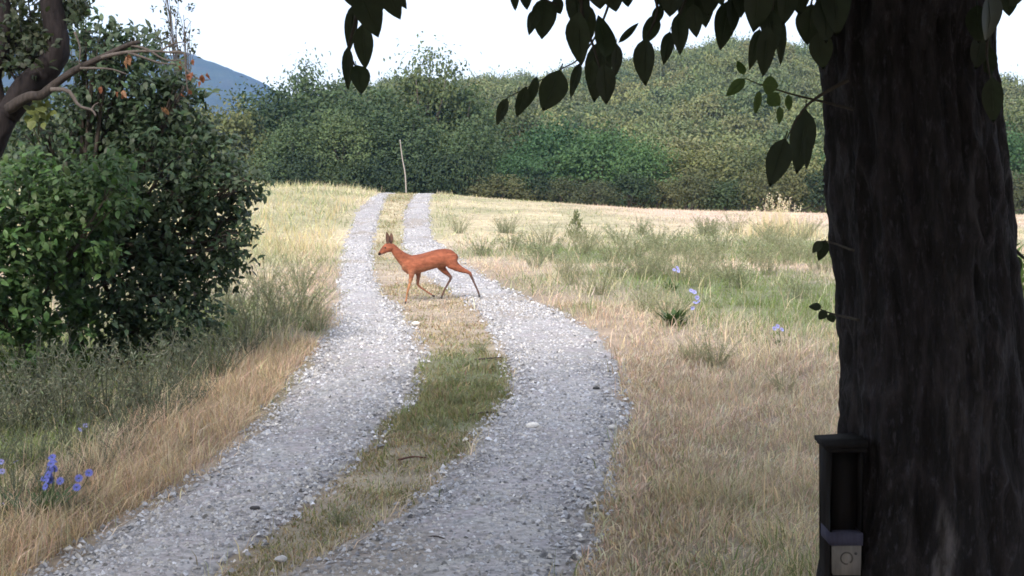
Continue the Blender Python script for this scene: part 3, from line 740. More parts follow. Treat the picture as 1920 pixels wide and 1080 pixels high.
# drooping twigs with single leaves, in view
LL, LW = .12, .055
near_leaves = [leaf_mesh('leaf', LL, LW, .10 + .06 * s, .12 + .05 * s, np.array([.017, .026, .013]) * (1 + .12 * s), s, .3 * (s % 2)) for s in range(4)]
lit_leaf = leaf_mesh('leaf', LL, LW, .12, .1, (.06, .10, .028), 9)  # light through these leaves is put into their brighter green
def twig(pts, Y, leaves, lit=False, r0=.006, up_to=True):
    p = [P(x, y, Y + dy) for x, y, dy in pts]
    if up_to:                                                     # runs up into the crown
        top = p[0] + np.array([.02, .05, .45]); top2 = p[0] + np.array([.15, -.05, 1.1]); p = [top2, top] + p
    o = MB().tube(spline(p, 6 * len(p)), np.linspace(r0 * 1.5, r0 * .35, 6 * len(p)), 6, (.035, .03, .024)).build('branch', M_twig, big, smooth=True)
    PORG[o.name] = tb
    for (bx, by, tx, ty, w) in leaves:
        dy = r3.normal() * .10; L = math.hypot(tx - bx, ty - by)
        B_, T_ = P(bx, by, Y + dy), P(tx, ty, Y + dy + r3.normal() * .15 * L / F * Y)
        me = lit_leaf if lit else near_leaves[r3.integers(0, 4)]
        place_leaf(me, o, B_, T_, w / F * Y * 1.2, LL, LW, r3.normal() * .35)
        # petiole joins the twig
        near = min((q for q in np.array(p)), key=lambda q: np.linalg.norm(q - B_))
    return o
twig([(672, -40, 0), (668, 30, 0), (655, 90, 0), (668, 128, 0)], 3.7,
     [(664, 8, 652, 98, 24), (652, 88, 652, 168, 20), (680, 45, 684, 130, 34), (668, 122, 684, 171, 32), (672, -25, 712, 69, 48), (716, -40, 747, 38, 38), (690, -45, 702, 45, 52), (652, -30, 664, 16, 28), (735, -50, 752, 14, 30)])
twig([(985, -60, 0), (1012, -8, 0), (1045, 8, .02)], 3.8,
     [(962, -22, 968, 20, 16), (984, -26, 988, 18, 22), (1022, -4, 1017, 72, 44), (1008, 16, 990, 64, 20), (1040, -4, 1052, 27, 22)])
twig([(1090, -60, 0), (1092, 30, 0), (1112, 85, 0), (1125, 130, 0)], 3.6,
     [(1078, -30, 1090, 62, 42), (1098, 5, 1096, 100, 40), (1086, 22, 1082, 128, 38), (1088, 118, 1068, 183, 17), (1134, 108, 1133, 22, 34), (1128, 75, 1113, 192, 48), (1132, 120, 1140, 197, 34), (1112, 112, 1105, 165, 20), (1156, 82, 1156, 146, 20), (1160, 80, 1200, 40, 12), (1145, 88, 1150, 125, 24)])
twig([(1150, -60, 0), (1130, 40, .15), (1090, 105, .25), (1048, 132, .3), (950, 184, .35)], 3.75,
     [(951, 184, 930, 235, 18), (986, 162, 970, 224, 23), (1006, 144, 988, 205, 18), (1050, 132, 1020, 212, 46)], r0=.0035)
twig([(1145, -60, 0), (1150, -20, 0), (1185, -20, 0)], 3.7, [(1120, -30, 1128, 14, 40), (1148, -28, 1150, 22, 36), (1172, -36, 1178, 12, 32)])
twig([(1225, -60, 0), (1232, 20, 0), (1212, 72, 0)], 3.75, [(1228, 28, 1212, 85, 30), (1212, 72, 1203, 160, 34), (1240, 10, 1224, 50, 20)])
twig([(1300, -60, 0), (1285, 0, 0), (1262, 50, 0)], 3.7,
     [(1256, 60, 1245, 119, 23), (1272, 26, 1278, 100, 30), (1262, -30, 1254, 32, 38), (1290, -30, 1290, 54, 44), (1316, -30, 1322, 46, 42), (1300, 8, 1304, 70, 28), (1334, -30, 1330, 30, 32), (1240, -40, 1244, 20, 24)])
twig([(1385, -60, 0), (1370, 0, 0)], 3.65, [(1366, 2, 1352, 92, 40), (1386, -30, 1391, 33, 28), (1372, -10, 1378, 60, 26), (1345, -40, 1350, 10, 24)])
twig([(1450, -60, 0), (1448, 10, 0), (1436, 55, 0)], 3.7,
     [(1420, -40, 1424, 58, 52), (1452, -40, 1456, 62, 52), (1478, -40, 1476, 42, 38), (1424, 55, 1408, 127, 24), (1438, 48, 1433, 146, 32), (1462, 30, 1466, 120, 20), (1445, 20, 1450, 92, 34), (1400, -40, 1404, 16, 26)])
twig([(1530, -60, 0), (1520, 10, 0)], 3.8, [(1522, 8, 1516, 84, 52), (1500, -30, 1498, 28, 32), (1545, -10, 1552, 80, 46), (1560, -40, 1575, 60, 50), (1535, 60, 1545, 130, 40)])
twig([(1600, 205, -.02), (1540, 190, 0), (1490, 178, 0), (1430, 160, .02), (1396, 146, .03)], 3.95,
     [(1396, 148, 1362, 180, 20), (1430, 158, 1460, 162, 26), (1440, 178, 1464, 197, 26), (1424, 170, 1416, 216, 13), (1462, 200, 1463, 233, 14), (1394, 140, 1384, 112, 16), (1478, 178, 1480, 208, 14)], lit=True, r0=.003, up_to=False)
twig([(1590, 150, 0), (1530, 184, 0), (1500, 214, 0), (1474, 262, 0)], 3.85, [(1510, 206, 1498, 324, 46), (1472, 260, 1444, 350, 42), (1514, 250, 1514, 318, 16)], r0=.004, up_to=False)
twig([(1870, -60, 0), (1860, 20, 0), (1850, 95, 0), (1858, 150, 0)], 3.9,
     [(1852, -10, 1866, 78, 54), (1890, -30, 1892, 30, 34), (1850, 85, 1850, 152, 34), (1860, 145, 1863, 232, 34), (1832, 10, 1836, 80, 40), (1842, 60, 1832, 130, 36), (1915, -40, 1900, 15, 30)])
twig([(1600, 470, -.1), (1560, 455, 0), (1540, 452, 0)], 4.0, [(1548, 450, 1536, 490, 22), (1540, 452, 1524, 474, 15)], r0=.003, up_to=False)
twig([(1610, 600, -.1), (1560, 588, 0), (1530, 576, 0)], 4.0, [(1540, 576, 1517, 574, 13), (1548, 582, 1536, 600, 16), (1556, 588, 1562, 606, 14)], r0=.003, up_to=False)
twig([(1880, 440, .1), (1905, 470, .12), (1950, 510, .15)], 4.2, [(1890, 430, 1884, 462, 22), (1900, 480, 1915, 520, 22), (1905, 500, 1890, 530, 18)], r0=.006, up_to=False)

# narrow box with a lid on the trunk
def q_(px, py, Y): return P(px, py, Y)
BY = 3.98
sB = F / BY
bb = P(1580, 1085, BY); zt = P(1580, 838, BY)[2]; zb = bb[2]; cx_ = P(1585, 950, BY)[0]; hw = 33 / sB
bx = empty('post_box', (cx_, BY, zb)); tag(bx, 'narrow dark box with overhanging lid, grey band and pale plate on the trunk', 'box')
dp = .13; th_ = .010
def taper_box(mb, x0, x1, y0, y1, z0, z1, c, tp=.012):
    """box whose foot is narrower than its head"""
    f = lambda z: tp * (1 - (z - zb) / (zt - zb))
    v = []
    for z in (z0, z1):
        s = f(z)
        v += [(x0 + s, y0, z), (x1 - s * .3, y0, z), (x1 - s * .3, y1, z), (x0 + s, y1, z)]
    q = [(0, 3, 2, 1), (4, 5, 6, 7), (0, 1, 5, 4), (1, 2, 6, 5), (2, 3, 7, 6), (3, 0, 4, 7)]
    mb.add(v, [t for a, b, c1, d1 in q for t in ((a, b, c1), (a, c1, d1))], c)
dk = (.010, .009, .009)
zmid = P(1580, 998, BY)[2]; zpl = P(1580, 1021, BY)[2]
m = MB(); taper_box(m, cx_ - hw, cx_ - hw + th_, BY, BY + dp, zb, zt, dk); m.build('side_panel', M_wood, bx)
m = MB(); taper_box(m, cx_ + hw - th_, cx_ + hw, BY, BY + dp, zb, zt, dk); m.build('side_panel', M_wood, bx)
m = MB(); taper_box(m, cx_ - hw + th_, cx_ + hw - th_, BY + dp - th_, BY + dp, zb, zt, dk); m.build('back_panel', M_wood, bx)
m = MB(); taper_box(m, cx_ - hw + th_, cx_ + hw - th_, BY + .03, BY + .04, zmid, zt, (.009, .008, .008)); m.build('front_panel', M_wood, bx)
m = MB(); m.box((cx_ - .003, BY + dp / 2 - .01, zt + .008), (hw * 2 + .020, dp + .03, .012), dk, rot=[[.998, 0, -.06], [0, 1, 0], [.06, 0, .998]]); m.build('lid', M_wood, bx)
m = MB(); m.box((cx_ - .0, BY + dp / 2 - .006, zt - .006), (hw * 2 + .010, dp + .028, .012), dk); m.build('lid_rim', M_wood, bx)
m = MB(); taper_box(m, cx_ - hw - .003, cx_ + hw + .002, BY - .012, BY + dp - .02, zpl, zmid, (.045, .045, .07)); m.build('band', M_wood, bx)
m = MB(); taper_box(m, cx_ - hw + .004, cx_ + hw - .001, BY - .008, BY + dp - .025, zb + .012, zpl - .001, (.15, .14, .13)); pl = m.build('plate', M_wood, bx)
a_ = np.linspace(-.9, 4.9, 26); rr_ = .017
zr = (zb + zpl) / 2 + .012
MB().tube(np.stack([cx_ + .004 + rr_ * np.cos(a_), np.full(26, BY - .0085), zr + rr_ * np.sin(a_)], 1), .0022, 5, (.06, .055, .05)).build('ring_mark', M_wood, pl, origin=(cx_, BY, zb), smooth=True)
MB().tube([(cx_ + .030, BY - .012, zr + .014), (cx_ + .030, BY - .004, zr + .014)], .004, 8, (.05, .05, .05)).build('screw', M_horn, pl, origin=(cx_, BY, zb))
m = MB(); taper_box(m, cx_ - hw + .002, cx_ + hw - .002, BY - .004, BY + dp - .012, zb - .01, zb + .012, dk); m.build('bottom_panel', M_wood, bx)

# ------------------------------------------------------------------ shrubs on the left
def shrub(name, label, cat, base, blobs, Y0, nleaf, L, c, trunk_r, nind, depth=.9, seed=1, colr=(.06, .05, .042), stems=1, tilt=.4, group=None):
    r = np.random.default_rng(seed)
    base = np.asarray(base, float)
    o = empty(name, base); tag(o, label, cat, group)
    s = F / Y0
    B = [(P(x, y, Y0 + r.normal() * .25), rx / s, ry / s) for x, y, rx, ry in blobs]
    wt = np.array([rx * ry for _, rx, ry in B]); wt = wt / wt.sum()
    tm = MB(); hub = base + np.array([0, 0, .45 * (max(b[0][2] for b in B) - base[2])])
    for k in range(stems):
        st = base + np.array([r.normal() * .06 * k, r.normal() * .06 * k, -.1])
        tm.tube(spline([st, base * .5 + hub * .5 + r.normal(size=3) * .06, hub + r.normal(size=3) * .08 * k], 10), np.linspace(trunk_r, trunk_r * .6, 10), 9, colr, wob=.15)
    tm.build('trunk', M_bark, o, smooth=True)
    bm_ = MB(); tips = []
    for b, rx, ry in B:
        a0 = base + (hub - base) * (.5 + .5 * r.random()); m0 = (a0 + b) / 2 + np.array([0, 0, -.05])
        pth = spline([a0, m0, b], 9); bm_.tube(pth, np.linspace(trunk_r * .42, trunk_r * .16, 9), 6, colr)
        for j in range(9):
            d = rand_dirs(1, r)[0] * np.array([rx, min(rx, depth), ry]) * .9
            e = b + d; q = pth[r.integers(4, 9)]
            bm_.tube(spline([q, (q + e) / 2 + np.array([0, 0, .04]), e], 6), np.linspace(trunk_r * .14, .003, 6), 5, colr); tips.append(e)
    tag(bm_.build('branches', M_twig, o, smooth=True), kind='stuff')
    # leaves: in small sprays spread through each blob
    nspr = nleaf // 10
    bi = r.choice(len(B), nspr, p=wt)
    C = np.array([B[k][0] for k in bi]); RX = np.array([B[k][1] for k in bi]); RY = np.array([B[k][2] for k in bi])
    dd = rand_dirs(nspr, r) * (.35 + .68 * r.random((nspr, 1)) ** .6)
    sp_ = C + dd * np.stack([RX, np.minimum(RX, depth), RY], 1)
    sd_ = dd + rand_dirs(nspr, r) * .6 + np.array([0, 0, .1])
    li = np.repeat(np.arange(nspr), 10); n = len(li)
    sd_ /= np.linalg.norm(sd_, axis=1, keepdims=True)
    p = sp_[li] + sd_[li] * (r.random((n, 1)) * L * 2.2) + r.normal(size=(n, 3)) * L * .35
    ax = sd_[li] * .6 + rand_dirs(n, r) * .9 + np.array([0, 0, -.25])
    nr = rand_dirs(n, r) * tilt + np.array([0, -.35, .8])
    ln = L * (.55 + .75 * r.random(n)); cl = vary(np.asarray(c)[None] * (.65 + .7 * r.random(nspr))[li][:, None], n, .2, r)
    ok = p[:, 2] > hgt(p[:, 0], p[:, 1]) + .02
    p, ax, nr, ln, cl = p[ok], ax[ok], nr[ok], ln[ok], cl[ok]
    # the leaves facing the track and the viewer can be told apart: built singly
    front = np.argsort(p[:, 1] + r.random(len(p)) * .5)[:nind * 2]; ind = r.choice(front, nind, replace=False) if nind else np.array([], int)
    ms = np.ones(len(p), bool); ms[ind] = False
    fb = MB(); add_leaves(fb, p[ms], ax[ms], nr[ms], ln[ms], ln[ms] * .55, cl[ms], 2)
    tag(fb.build('foliage', M_leaf, o), kind='stuff')
    if nind:
        var = [leaf_mesh('leaf', .1, .052, .1 + .05 * k, .15, np.asarray(c) * f_, 60 + k) for k, f_ in enumerate((.8, 1.05, 1.3, 1.7))]
        for j in ind:
            l_ = put('leaf', var[r.integers(0, 4)], o); l_.rotation_mode = 'QUATERNION'
            l_.rotation_quaternion = orient(ax[j], nr[j]).to_quaternion(); l_.location = tuple(p[j] - base); s_ = ln[j] / .1; l_.scale = (s_, s_, s_)
    return o
gA = G(150, 688)
shrub('leafy_tree', 'dark green dense small tree with a short dark trunk on the left verge', 'tree', gA,
      [(300, 330, 120, 110), (335, 450, 110, 100), (255, 235, 110, 100), (225, 140, 95, 70), (215, 530, 130, 100), (320, 570, 85, 80), (395, 370, 65, 65), (440, 345, 38, 24), (150, 400, 120, 130),
       (175, 95, 55, 45), (400, 300, 45, 50), (425, 450, 35, 45), (330, 215, 50, 60), (260, 630, 70, 50), (90, 250, 90, 90), (400, 500, 30, 40), (262, 668, 40, 30), (468, 338, 24, 12), (448, 462, 18, 18), (452, 405, 14, 14), (160, 58, 14, 28), (205, 78, 16, 24), (250, 72, 18, 22), (345, 165, 24, 22)],
      gA[1], 23000, .082, (.050, .080, .044), .085, 220, .9, 11)
gB = G(50, 720)
shrub('bright_shrub', 'brighter green leafy shrub in front of the dark trunked tree', 'shrub', gB,
      [(50, 400, 95, 90), (40, 520, 95, 100), (130, 350, 95, 55), (165, 430, 60, 70), (90, 610, 70, 60), (10, 610, 60, 60), (210, 350, 40, 40), (-60, 480, 100, 160)],
      gB[1] - .3, 8500, .088, (.056, .105, .036), .04, 180, .55, 12, stems=3)
gC = G(325, 650); gC[1] += 1.2; gC[2] = float(hgt(gC[0], gC[1]))
shrub('slender_sapling', 'slender sparse sapling with tiny leaves rising out of the dark tree', 'tree', gC,
      [(318, 20, 22, 40), (330, 70, 34, 34), (300, 80, 25, 30), (312, -20, 18, 40), (345, 40, 15, 40), (335, 110, 30, 25)], gC[1], 520, .05, (.032, .04, .022), .03, 0, .3, 13)
# gnarled leaning tree at the left edge
GY = 11.0
gb = P(-170, 700, GY); gb[2] = float(hgt(gb[0], GY)) - .05
gn = empty('gnarled_tree', gb); tag(gn, 'gnarled old tree with thick bent limb and dry twiggy branch', 'tree')
def pp(l, Y=GY): return [P(x, y, Y + (z[0] if z else 0)) for x, y, *z in l]
bkc = (.018, .015, .016)
MB().tube(spline([gb] + pp([(-130, 500), (-75, 360), (-15, 265), (12, 205)]), 22), np.linspace(.15, .10, 22), 12, bkc, wob=.14).build('trunk', M_bark, gn, smooth=True)
MB().tube(spline(pp([(14, 215), (50, 165), (88, 128), (108, 90), (102, 40), (96, -10), (104, -140)]), 26), np.interp(np.linspace(0, 1, 26), [0, .2, .4, 1], [.095, .105, .10, .075]), 12, bkc, wob=.14).build('limb', M_bark, gn, smooth=True)
MB().tube(spline(pp([(10, 225), (-14, 150), (8, 70), (0, -40), (-20, -150)]), 20), np.linspace(.075, .045, 20), 9, bkc, wob=.15).build('limb', M_bark, gn, smooth=True)
MB().tube(spline(pp([(15, 205, -.1), (52, 182, -.15), (78, 178, -.2), (100, 160, -.2), (140, 132, -.25), (190, 108, -.25), (240, 84, -.3), (262, 79, -.3)]), 26), np.linspace(.045, .014, 26), 8, (.04, .034, .032), wob=.15).build('limb', M_bark, gn, smooth=True)
dead = (.09, .078, .072)
dr_br = MB()
for l, r0 in [([(95, 168), (128, 170), (148, 198), (172, 206), (180, 218)], .02), ([(190, 108), (235, 98), (290, 96), (348, 101)], .016), ([(240, 84), (275, 92), (310, 112), (345, 112)], .012), ([(240, 98), (270, 108), (300, 118), (330, 120)], .012),
              ([(320, 98), (345, 100), (348, 130), (352, 175)], .012), ([(348, 130), (372, 148), (392, 150)], .008), ([(150, 128), (180, 128), (210, 130), (240, 140)], .011), ([(172, 206), (176, 198), (185, 192)], .008), ([(300, 96), (325, 82), (350, 78)], .008), ([(140, 60), (150, 90), (148, 125)], .01)]:
    br = MB().tube(spline(pp([(x, y, -.3) for x, y in l]), 12), np.linspace(r0, r0 * .35, 12), 6, dead, wob=.2).build('dead_branch', M_twig, gn, smooth=True)
dryleaf = leaf_mesh('dry_leaf', .1, .06, .35, .3, (.19, .075, .045), 70, .6)
tanleaf = leaf_mesh('dry_leaf', .1, .055, .3, .35, (.22, .12, .07), 71, .6)
r4 = np.random.default_rng(9)
for (x, y, n_, sp_) in [(242, 106, 4, 7), (376, 144, 6, 13), (330, 122, 2, 10), (192, 158, 2, 4), (222, 178, 3, 8), (345, 172, 2, 10), (312, 200, 2, 7), (350, 110, 1, 8)]:
    for _ in range(n_):
        b = P(x + r4.normal() * sp_, y + r4.normal() * sp_ * .6, GY - .3 + r4.normal() * .05)
        l_ = put('dry_leaf', dryleaf if r4.random() < .65 else tanleaf, gn); l_.rotation_mode = 'QUATERNION'
        l_.rotation_quaternion = orient(np.array([r4.normal() * .5, r4.normal() * .5, -1]), np.array([r4.normal() * .6, -1, .2])).to_quaternion()
        l_.location = tuple(b - gb); s_ = .4 + .35 * r4.random(); l_.scale = (s_,) * 3
# small leaves of its thin crown at the top left
n = 2600; fbm_ = MB(); bl = [(30, 30, 60, 45), (70, 70, 40, 35), (0, 80, 40, 50), (50, 110, 50, 30), (140, 10, 20, 25), (20, -40, 90, 40)]
q = r4.integers(0, len(bl), n); pts = np.array([P(bl[k][0] + r4.normal() * bl[k][2] * .5, bl[k][1] + r4.normal() * bl[k][3] * .5, GY + .4 + r4.normal() * .35) for k in q])
add_leaves(fbm_, pts, rand_dirs(n, r4) + np.array([0, 0, -.3]), rand_dirs(n, r4) + np.array([0, -.6, .4]), .055 + .03 * r4.random(n), .035, vary((.038, .052, .03), n, .3, r4), 2)
tag(fbm_.build('foliage', M_leaf, gn), kind='stuff')
tw = MB()
for _ in range(26):
    k = r4.integers(0, len(bl)); e = P(bl[k][0] + r4.normal() * bl[k][2] * .5, bl[k][1] + r4.normal() * bl[k][3] * .5, GY + .4)
    st = P(20 + 80 * r4.random(), 100 + 60 * r4.random(), GY); tw.tube(spline([st, (st + e) / 2 + r4.normal(size=3) * .04, e], 7), np.linspace(.012, .003, 7), 5, bkc)
tag(tw.build('twigs', M_twig, gn, smooth=True), kind='stuff')
# pale yellow-green young shoots in front of the shrubs
for (x, y, n_, rad_, lab) in [(72, 212, 34, 17, 'pale yellow green leaf cluster shoot below the thick bent limb'), (240, 318, 5, 14, 'pale young leaf shoot high in the dark tree'), (236, 370, 5, 14, 'pale young leaf shoot low in the dark tree')]:
    Yp = 10.9 if x < 100 else gA[1] - .95
    b = P(x, y + rad_ * 1.2, Yp); o = empty('young_shoot', b); tag(o, lab, 'shoot')
    MB().tube(spline([P(x, y + rad_ * 2.4, Yp + .3), b, P(x, y - rad_ * .3, Yp)], 8), np.linspace(.008, .004, 8), 6, (.07, .075, .035)).build('stem', M_twig, o, smooth=True)
    lm_ = leaf_mesh('leaf', .1, .07, .15, .1, (.13, .17, .05) if x > 100 else (.115, .14, .045), 80)
    for j in range(n_):
        l_ = put('leaf', lm_, o); l_.rotation_mode = 'QUATERNION'
        a0 = j / n_ * 6.28 + r4.random(); dv = np.array([math.cos(a0), -.4 + r4.normal() * .3, math.sin(a0) * .8])
        l_.rotation_quaternion = orient(dv, np.array([r4.normal() * .4, -.7, .7])).to_quaternion()
        pz = P(x + r4.normal() * rad_ * .75, y + r4.normal() * rad_ * .6, Yp + r4.normal() * .04); l_.location = tuple(pz - b); s_ = rad_ / F * Yp / .1 * (.9 + .4 * r4.random()); l_.scale = (s_,) * 3

# ------------------------------------------------------------------ weeds, chicory, sapling, dry clump
def weed_mesh(seed, h, w, nst, c, leafL=.05, lean=.35):
    r = np.random.default_rng(seed); st = MB(); lf = MB(); P_, A_ = [], []
    for j in range(nst):
        a = r.random() * 6.28; rr = w * .25 * r.random(); b = np.array([math.cos(a) * rr, math.sin(a) * rr, -.02])
        hh = h * (.5 + .6 * r.random()); d = np.array([math.cos(a), math.sin(a), 0]) * (w * .5 * r.random() + lean * .1)
        pth = spline([b, b + d * .35 + (0, 0, hh * .5), b + d + (0, 0, hh)], 7)
        st.tube(pth, np.linspace(.0035, .0015, 7), 4, np.asarray(c) * .8, caps=False)
        for k in range(20):
            t = .15 + .85 * r.random(); i = int(t * 5.99); q = pth[i] + (pth[i + 1] - pth[i]) * (t * 5.99 - i); P_.append(q); A_.append(rand_dirs(1, r)[0] + np.array([0, 0, .7]))
    P_, A_ = np.array(P_), np.array(A_); n = len(P_)
    add_leaves(lf, P_, A_, rand_dirs(n, r), leafL * (.6 + .8 * r.random(n)), leafL * .22, vary(c, n, .3, r), 1)
    a = st.mesh('stems'); a.materials.append(M_grass); b = lf.mesh('leaves'); b.materials.append(M_grass); return a, b
WG = (.135, .152, .11)
weeds = {'grey': [weed_mesh(200 + k, .5, .6, 50, WG, .034) for k in range(3)], 'olive': [weed_mesh(210 + k, .45, .6, 34, (.21, .235, .14), .045) for k in range(3)],
         'pale': [weed_mesh(220 + k, .5, .6, 44, (.28, .29, .18), .036) for k in range(3)], 'leafy': [weed_mesh(230 + k, .4, .7, 26, (.09, .13, .045), .10) for k in range(2)]}
def weed(kind, px, py, hpx, label, group):
    g = G(px, py); o = empty('weed_clump', g); tag(o, label, 'weed', group)
    a, b = weeds[kind][rng.integers(0, len(weeds[kind]))]; s = hpx * (1.25 if px < 620 and kind in ('pale', 'grey') else 1.12) / F * g[1] / .5; rz = rng.random() * 6.28
    for nm, me in (('stems', a), ('leaves', b)):
        q = put(nm, me, o, rot=(0, 0, rz), scale=(s * 1.15, s * 1.15, s)); q['kind'] = 'stuff'
    return o
for px, py, h in [(40, 815, 110), (120, 800, 120), (200, 790, 125), (280, 770, 110), (340, 735, 95), (400, 720, 90), (150, 850, 80), (-30, 830, 120), (70, 760, 110), (240, 830, 70), (310, 800, 70), (450, 680, 70), (30, 960, 70), (95, 945, 62), (150, 975, 50), (-20, 900, 80), (60, 890, 70), (180, 900, 55), (20, 1020, 45), (230, 870, 50), (360, 770, 60)]:
    weed('grey', px, py, h, 'bushy grey green weed clump at the foot of the left shrubs', 'grey weeds under the left shrubs')
for px, py, h in [(480, 640, 85), (530, 610, 80), (570, 590, 75), (430, 610, 80), (500, 560, 65), (560, 545, 55), (590, 620, 50), (380, 660, 70)]:
    weed('pale', px, py, h, 'pale silvery weed clump between the left shrubs and the track', 'silvery weeds beside the left rut')
for px, py, h in [(20, 700, 70), (90, 690, 60), (170, 700, 55), (230, 690, 60), (0, 760, 60), (300, 700, 50), (40, 730, 60), (130, 725, 60)]:
    weed('leafy', px, py, h, 'low broad leaved weed growing right under the left shrubs', 'broad leaved weeds under the left shrubs')
for px, py, h in [(900, 480, 42), (960, 470, 45), (1020, 490, 50), (1100, 470, 45), (1150, 490, 50), (1230, 470, 50), (1290, 480, 52), (1350, 470, 48), (1420, 500, 55), (1480, 480, 50), (1540, 510, 50), (1200, 520, 55), (1380, 540, 55), (1060, 520, 48), (1500, 560, 50), (1320, 440, 35), (1200, 440, 34), (1440, 450, 40)]:
    weed('pale' if (px // 10) % 3 else 'olive', px, py, h, 'thin upright weed clump in the rough grass right of the track', 'weeds in the rough grass right of the track')
r6 = np.random.default_rng(64)
for _ in range(46):
    px, py = 850 + 700 * r6.random(), 436 + 120 * r6.random() ** 1.3
    if px < 920 + (py - 470) * 2.2: px += 260
    weed('pale' if r6.random() < .7 else 'olive', px, py, 22 + .16 * (py - 430) + 14 * r6.random(), 'thin upright weed clump in the rough grass right of the track', 'weeds in the rough grass right of the track')
for px, py, h in [(1340, 690, 60), (1300, 680, 45), (1470, 740, 40), (1250, 600, 60), (1210, 585, 50)]:
    weed('pale', px, py, h, 'sprawling grey green weed in the tan grass right of the track', 'sprawling weeds in the tan grass')
for px, py, h in [(875, 690, 28), (900, 660, 24), (860, 760, 26), (830, 800, 26), (905, 730, 22), (850, 720, 24), (640, 985, 40)]:
    weed('olive', px, py, h, 'tiny green weed on the grassy strip between the ruts', 'small weeds on the middle strip')
for px, py, h in [(1908, 640, 150), (1935, 600, 150)]:
    weed('leafy', px, py, h, 'tall leafy weed right behind the big dark trunk', 'leafy weeds behind the big trunk')
# chicory
def flower_mesh(fc=(.15, .17, .55)):
    mb = MB(); n = 14; a = np.arange(n) / n * 2 * np.pi
    ax = np.stack([np.cos(a), np.sin(a), np.full(n, .25)], 1); nr = np.stack([-.25 * np.cos(a), -.25 * np.sin(a), np.ones(n)], 1)
    add_leaves(mb, np.zeros((n, 3)), ax, nr, .021, .009, vary(fc, n, .12), 2)
    mb.tube([(0, 0, -.012), (0, 0, .002)], [.003, .004], 6, (.10, .13, .06)); me = mb.mesh('flower'); me.materials.append(M_petal); return me
fl_me = flower_mesh(); pale_fl = flower_mesh((.30, .32, .66))
def chicory(px, py, flowers, label, leafs=26, lh=.16, fscale=1.0, deep=False):
    g = G(px, py); o = empty('chicory_plant', g); tag(o, label, 'flower', None); Y = g[1]; r = np.random.default_rng(int(px * 7 + py))
    st = MB()
    for (x, y) in flowers:
        e = P(x, y, Y + r.normal() * .06); m = g * .45 + e * .55 + np.array([r.normal() * .03, r.normal() * .03, .03])
        st.tube(spline([g + (r.normal() * .02, r.normal() * .02, -.02), m, e], 8), np.linspace(.004, .0018, 8), 5, (.10, .13, .06))
        f = put('flower', fl_me if deep else pale_fl, o, e - g, (R(55) + r.normal() * .3, r.normal() * .4, r.normal() * .5), (fscale,) * 3)
    tag(st.build('stems', M_twig, o), kind='stuff')
    lf = MB(); an = r.random(leafs) * 6.28; ax = np.stack([np.cos(an), np.sin(an), .6 + r.random(leafs)], 1)
    add_leaves(lf, np.tile(g, (leafs, 1)) + r.normal(size=(leafs, 3)) * [.05, .05, .0], ax, np.stack([-np.cos(an), -np.sin(an), np.ones(leafs)], 1), lh * (.6 + .8 * r.random(leafs)), lh * .22, vary((.055, .10, .035), leafs, .25, r), 2)
    tag(lf.build('leaves', M_leaf, o), kind='stuff')
chicory(75, 985, [(98, 858), (103, 878), (92, 892), (88, 905), (84, 898), (96, 870), (113, 902), (148, 897), (167, 887), (144, 914), (100, 864), (94, 882), (90, 890), (86, 912), (95, 900)], 'chicory with a dense blue flower spike beside the left rut', 90, .22, 1.3, True)
chicory(12, 985, [(2, 866), (30, 866), (4, 884), (4, 948), (-14, 880)], 'chicory with scattered pale violet flowers at the left edge', 60, .2)
chicory(170, 850, [(160, 798), (150, 806)], 'lone pale chicory among the grey weeds under the shrubs', 16, .12)
chicory(1265, 612, [(1302, 548), (1307, 558), (1303, 568), (1299, 578), (1310, 566), (1296, 545)], 'chicory with a pale blue flower cluster in the tan grass', 60, .24, 1.6)
chicory(1262, 545, [(1270, 502), (1264, 506), (1272, 508)], 'chicory with few blue flowers behind the bushier one', 24, .2, 1.6)
chicory(1465, 650, [(1458, 612), (1466, 618), (1452, 616)], 'pale chicory flower near the big trunk', 24, .14, 1.4)
# little conical bush in the field
g = G(1080, 447); sp_ = empty('small_bush', g); tag(sp_, 'single small olive bush standing alone in the mown field', 'bush')
r5 = np.random.default_rng(21); hS = 46 / F * g[1]
MB().tube([g - (0, 0, .05), g + (0, 0, hS * .9)], [.02, .005], 6, (.08, .07, .05)).build('stem', M_twig, sp_)
n = 420; tt = r5.random(n) ** 1.2; an = r5.random(n) * 6.28; rr = (.36 - .33 * tt) * (.35 + .75 * r5.random(n)) * (1 + .4 * np.sin(an * 3 + tt * 9)); tt = tt * (1 + .12 * np.sin(an * 2))
lf = MB(); add_leaves(lf, g + np.stack([rr * np.cos(an), rr * np.sin(an), tt * hS], 1), np.stack([np.cos(an) * .4, np.sin(an) * .4, np.full(n, 1.)], 1) + rand_dirs(n, r5) * .4, rand_dirs(n, r5), .10, .035, vary((.13, .15, .07), n, .3, r5), 1)
tag(lf.build('foliage', M_grass, sp_), kind='stuff')
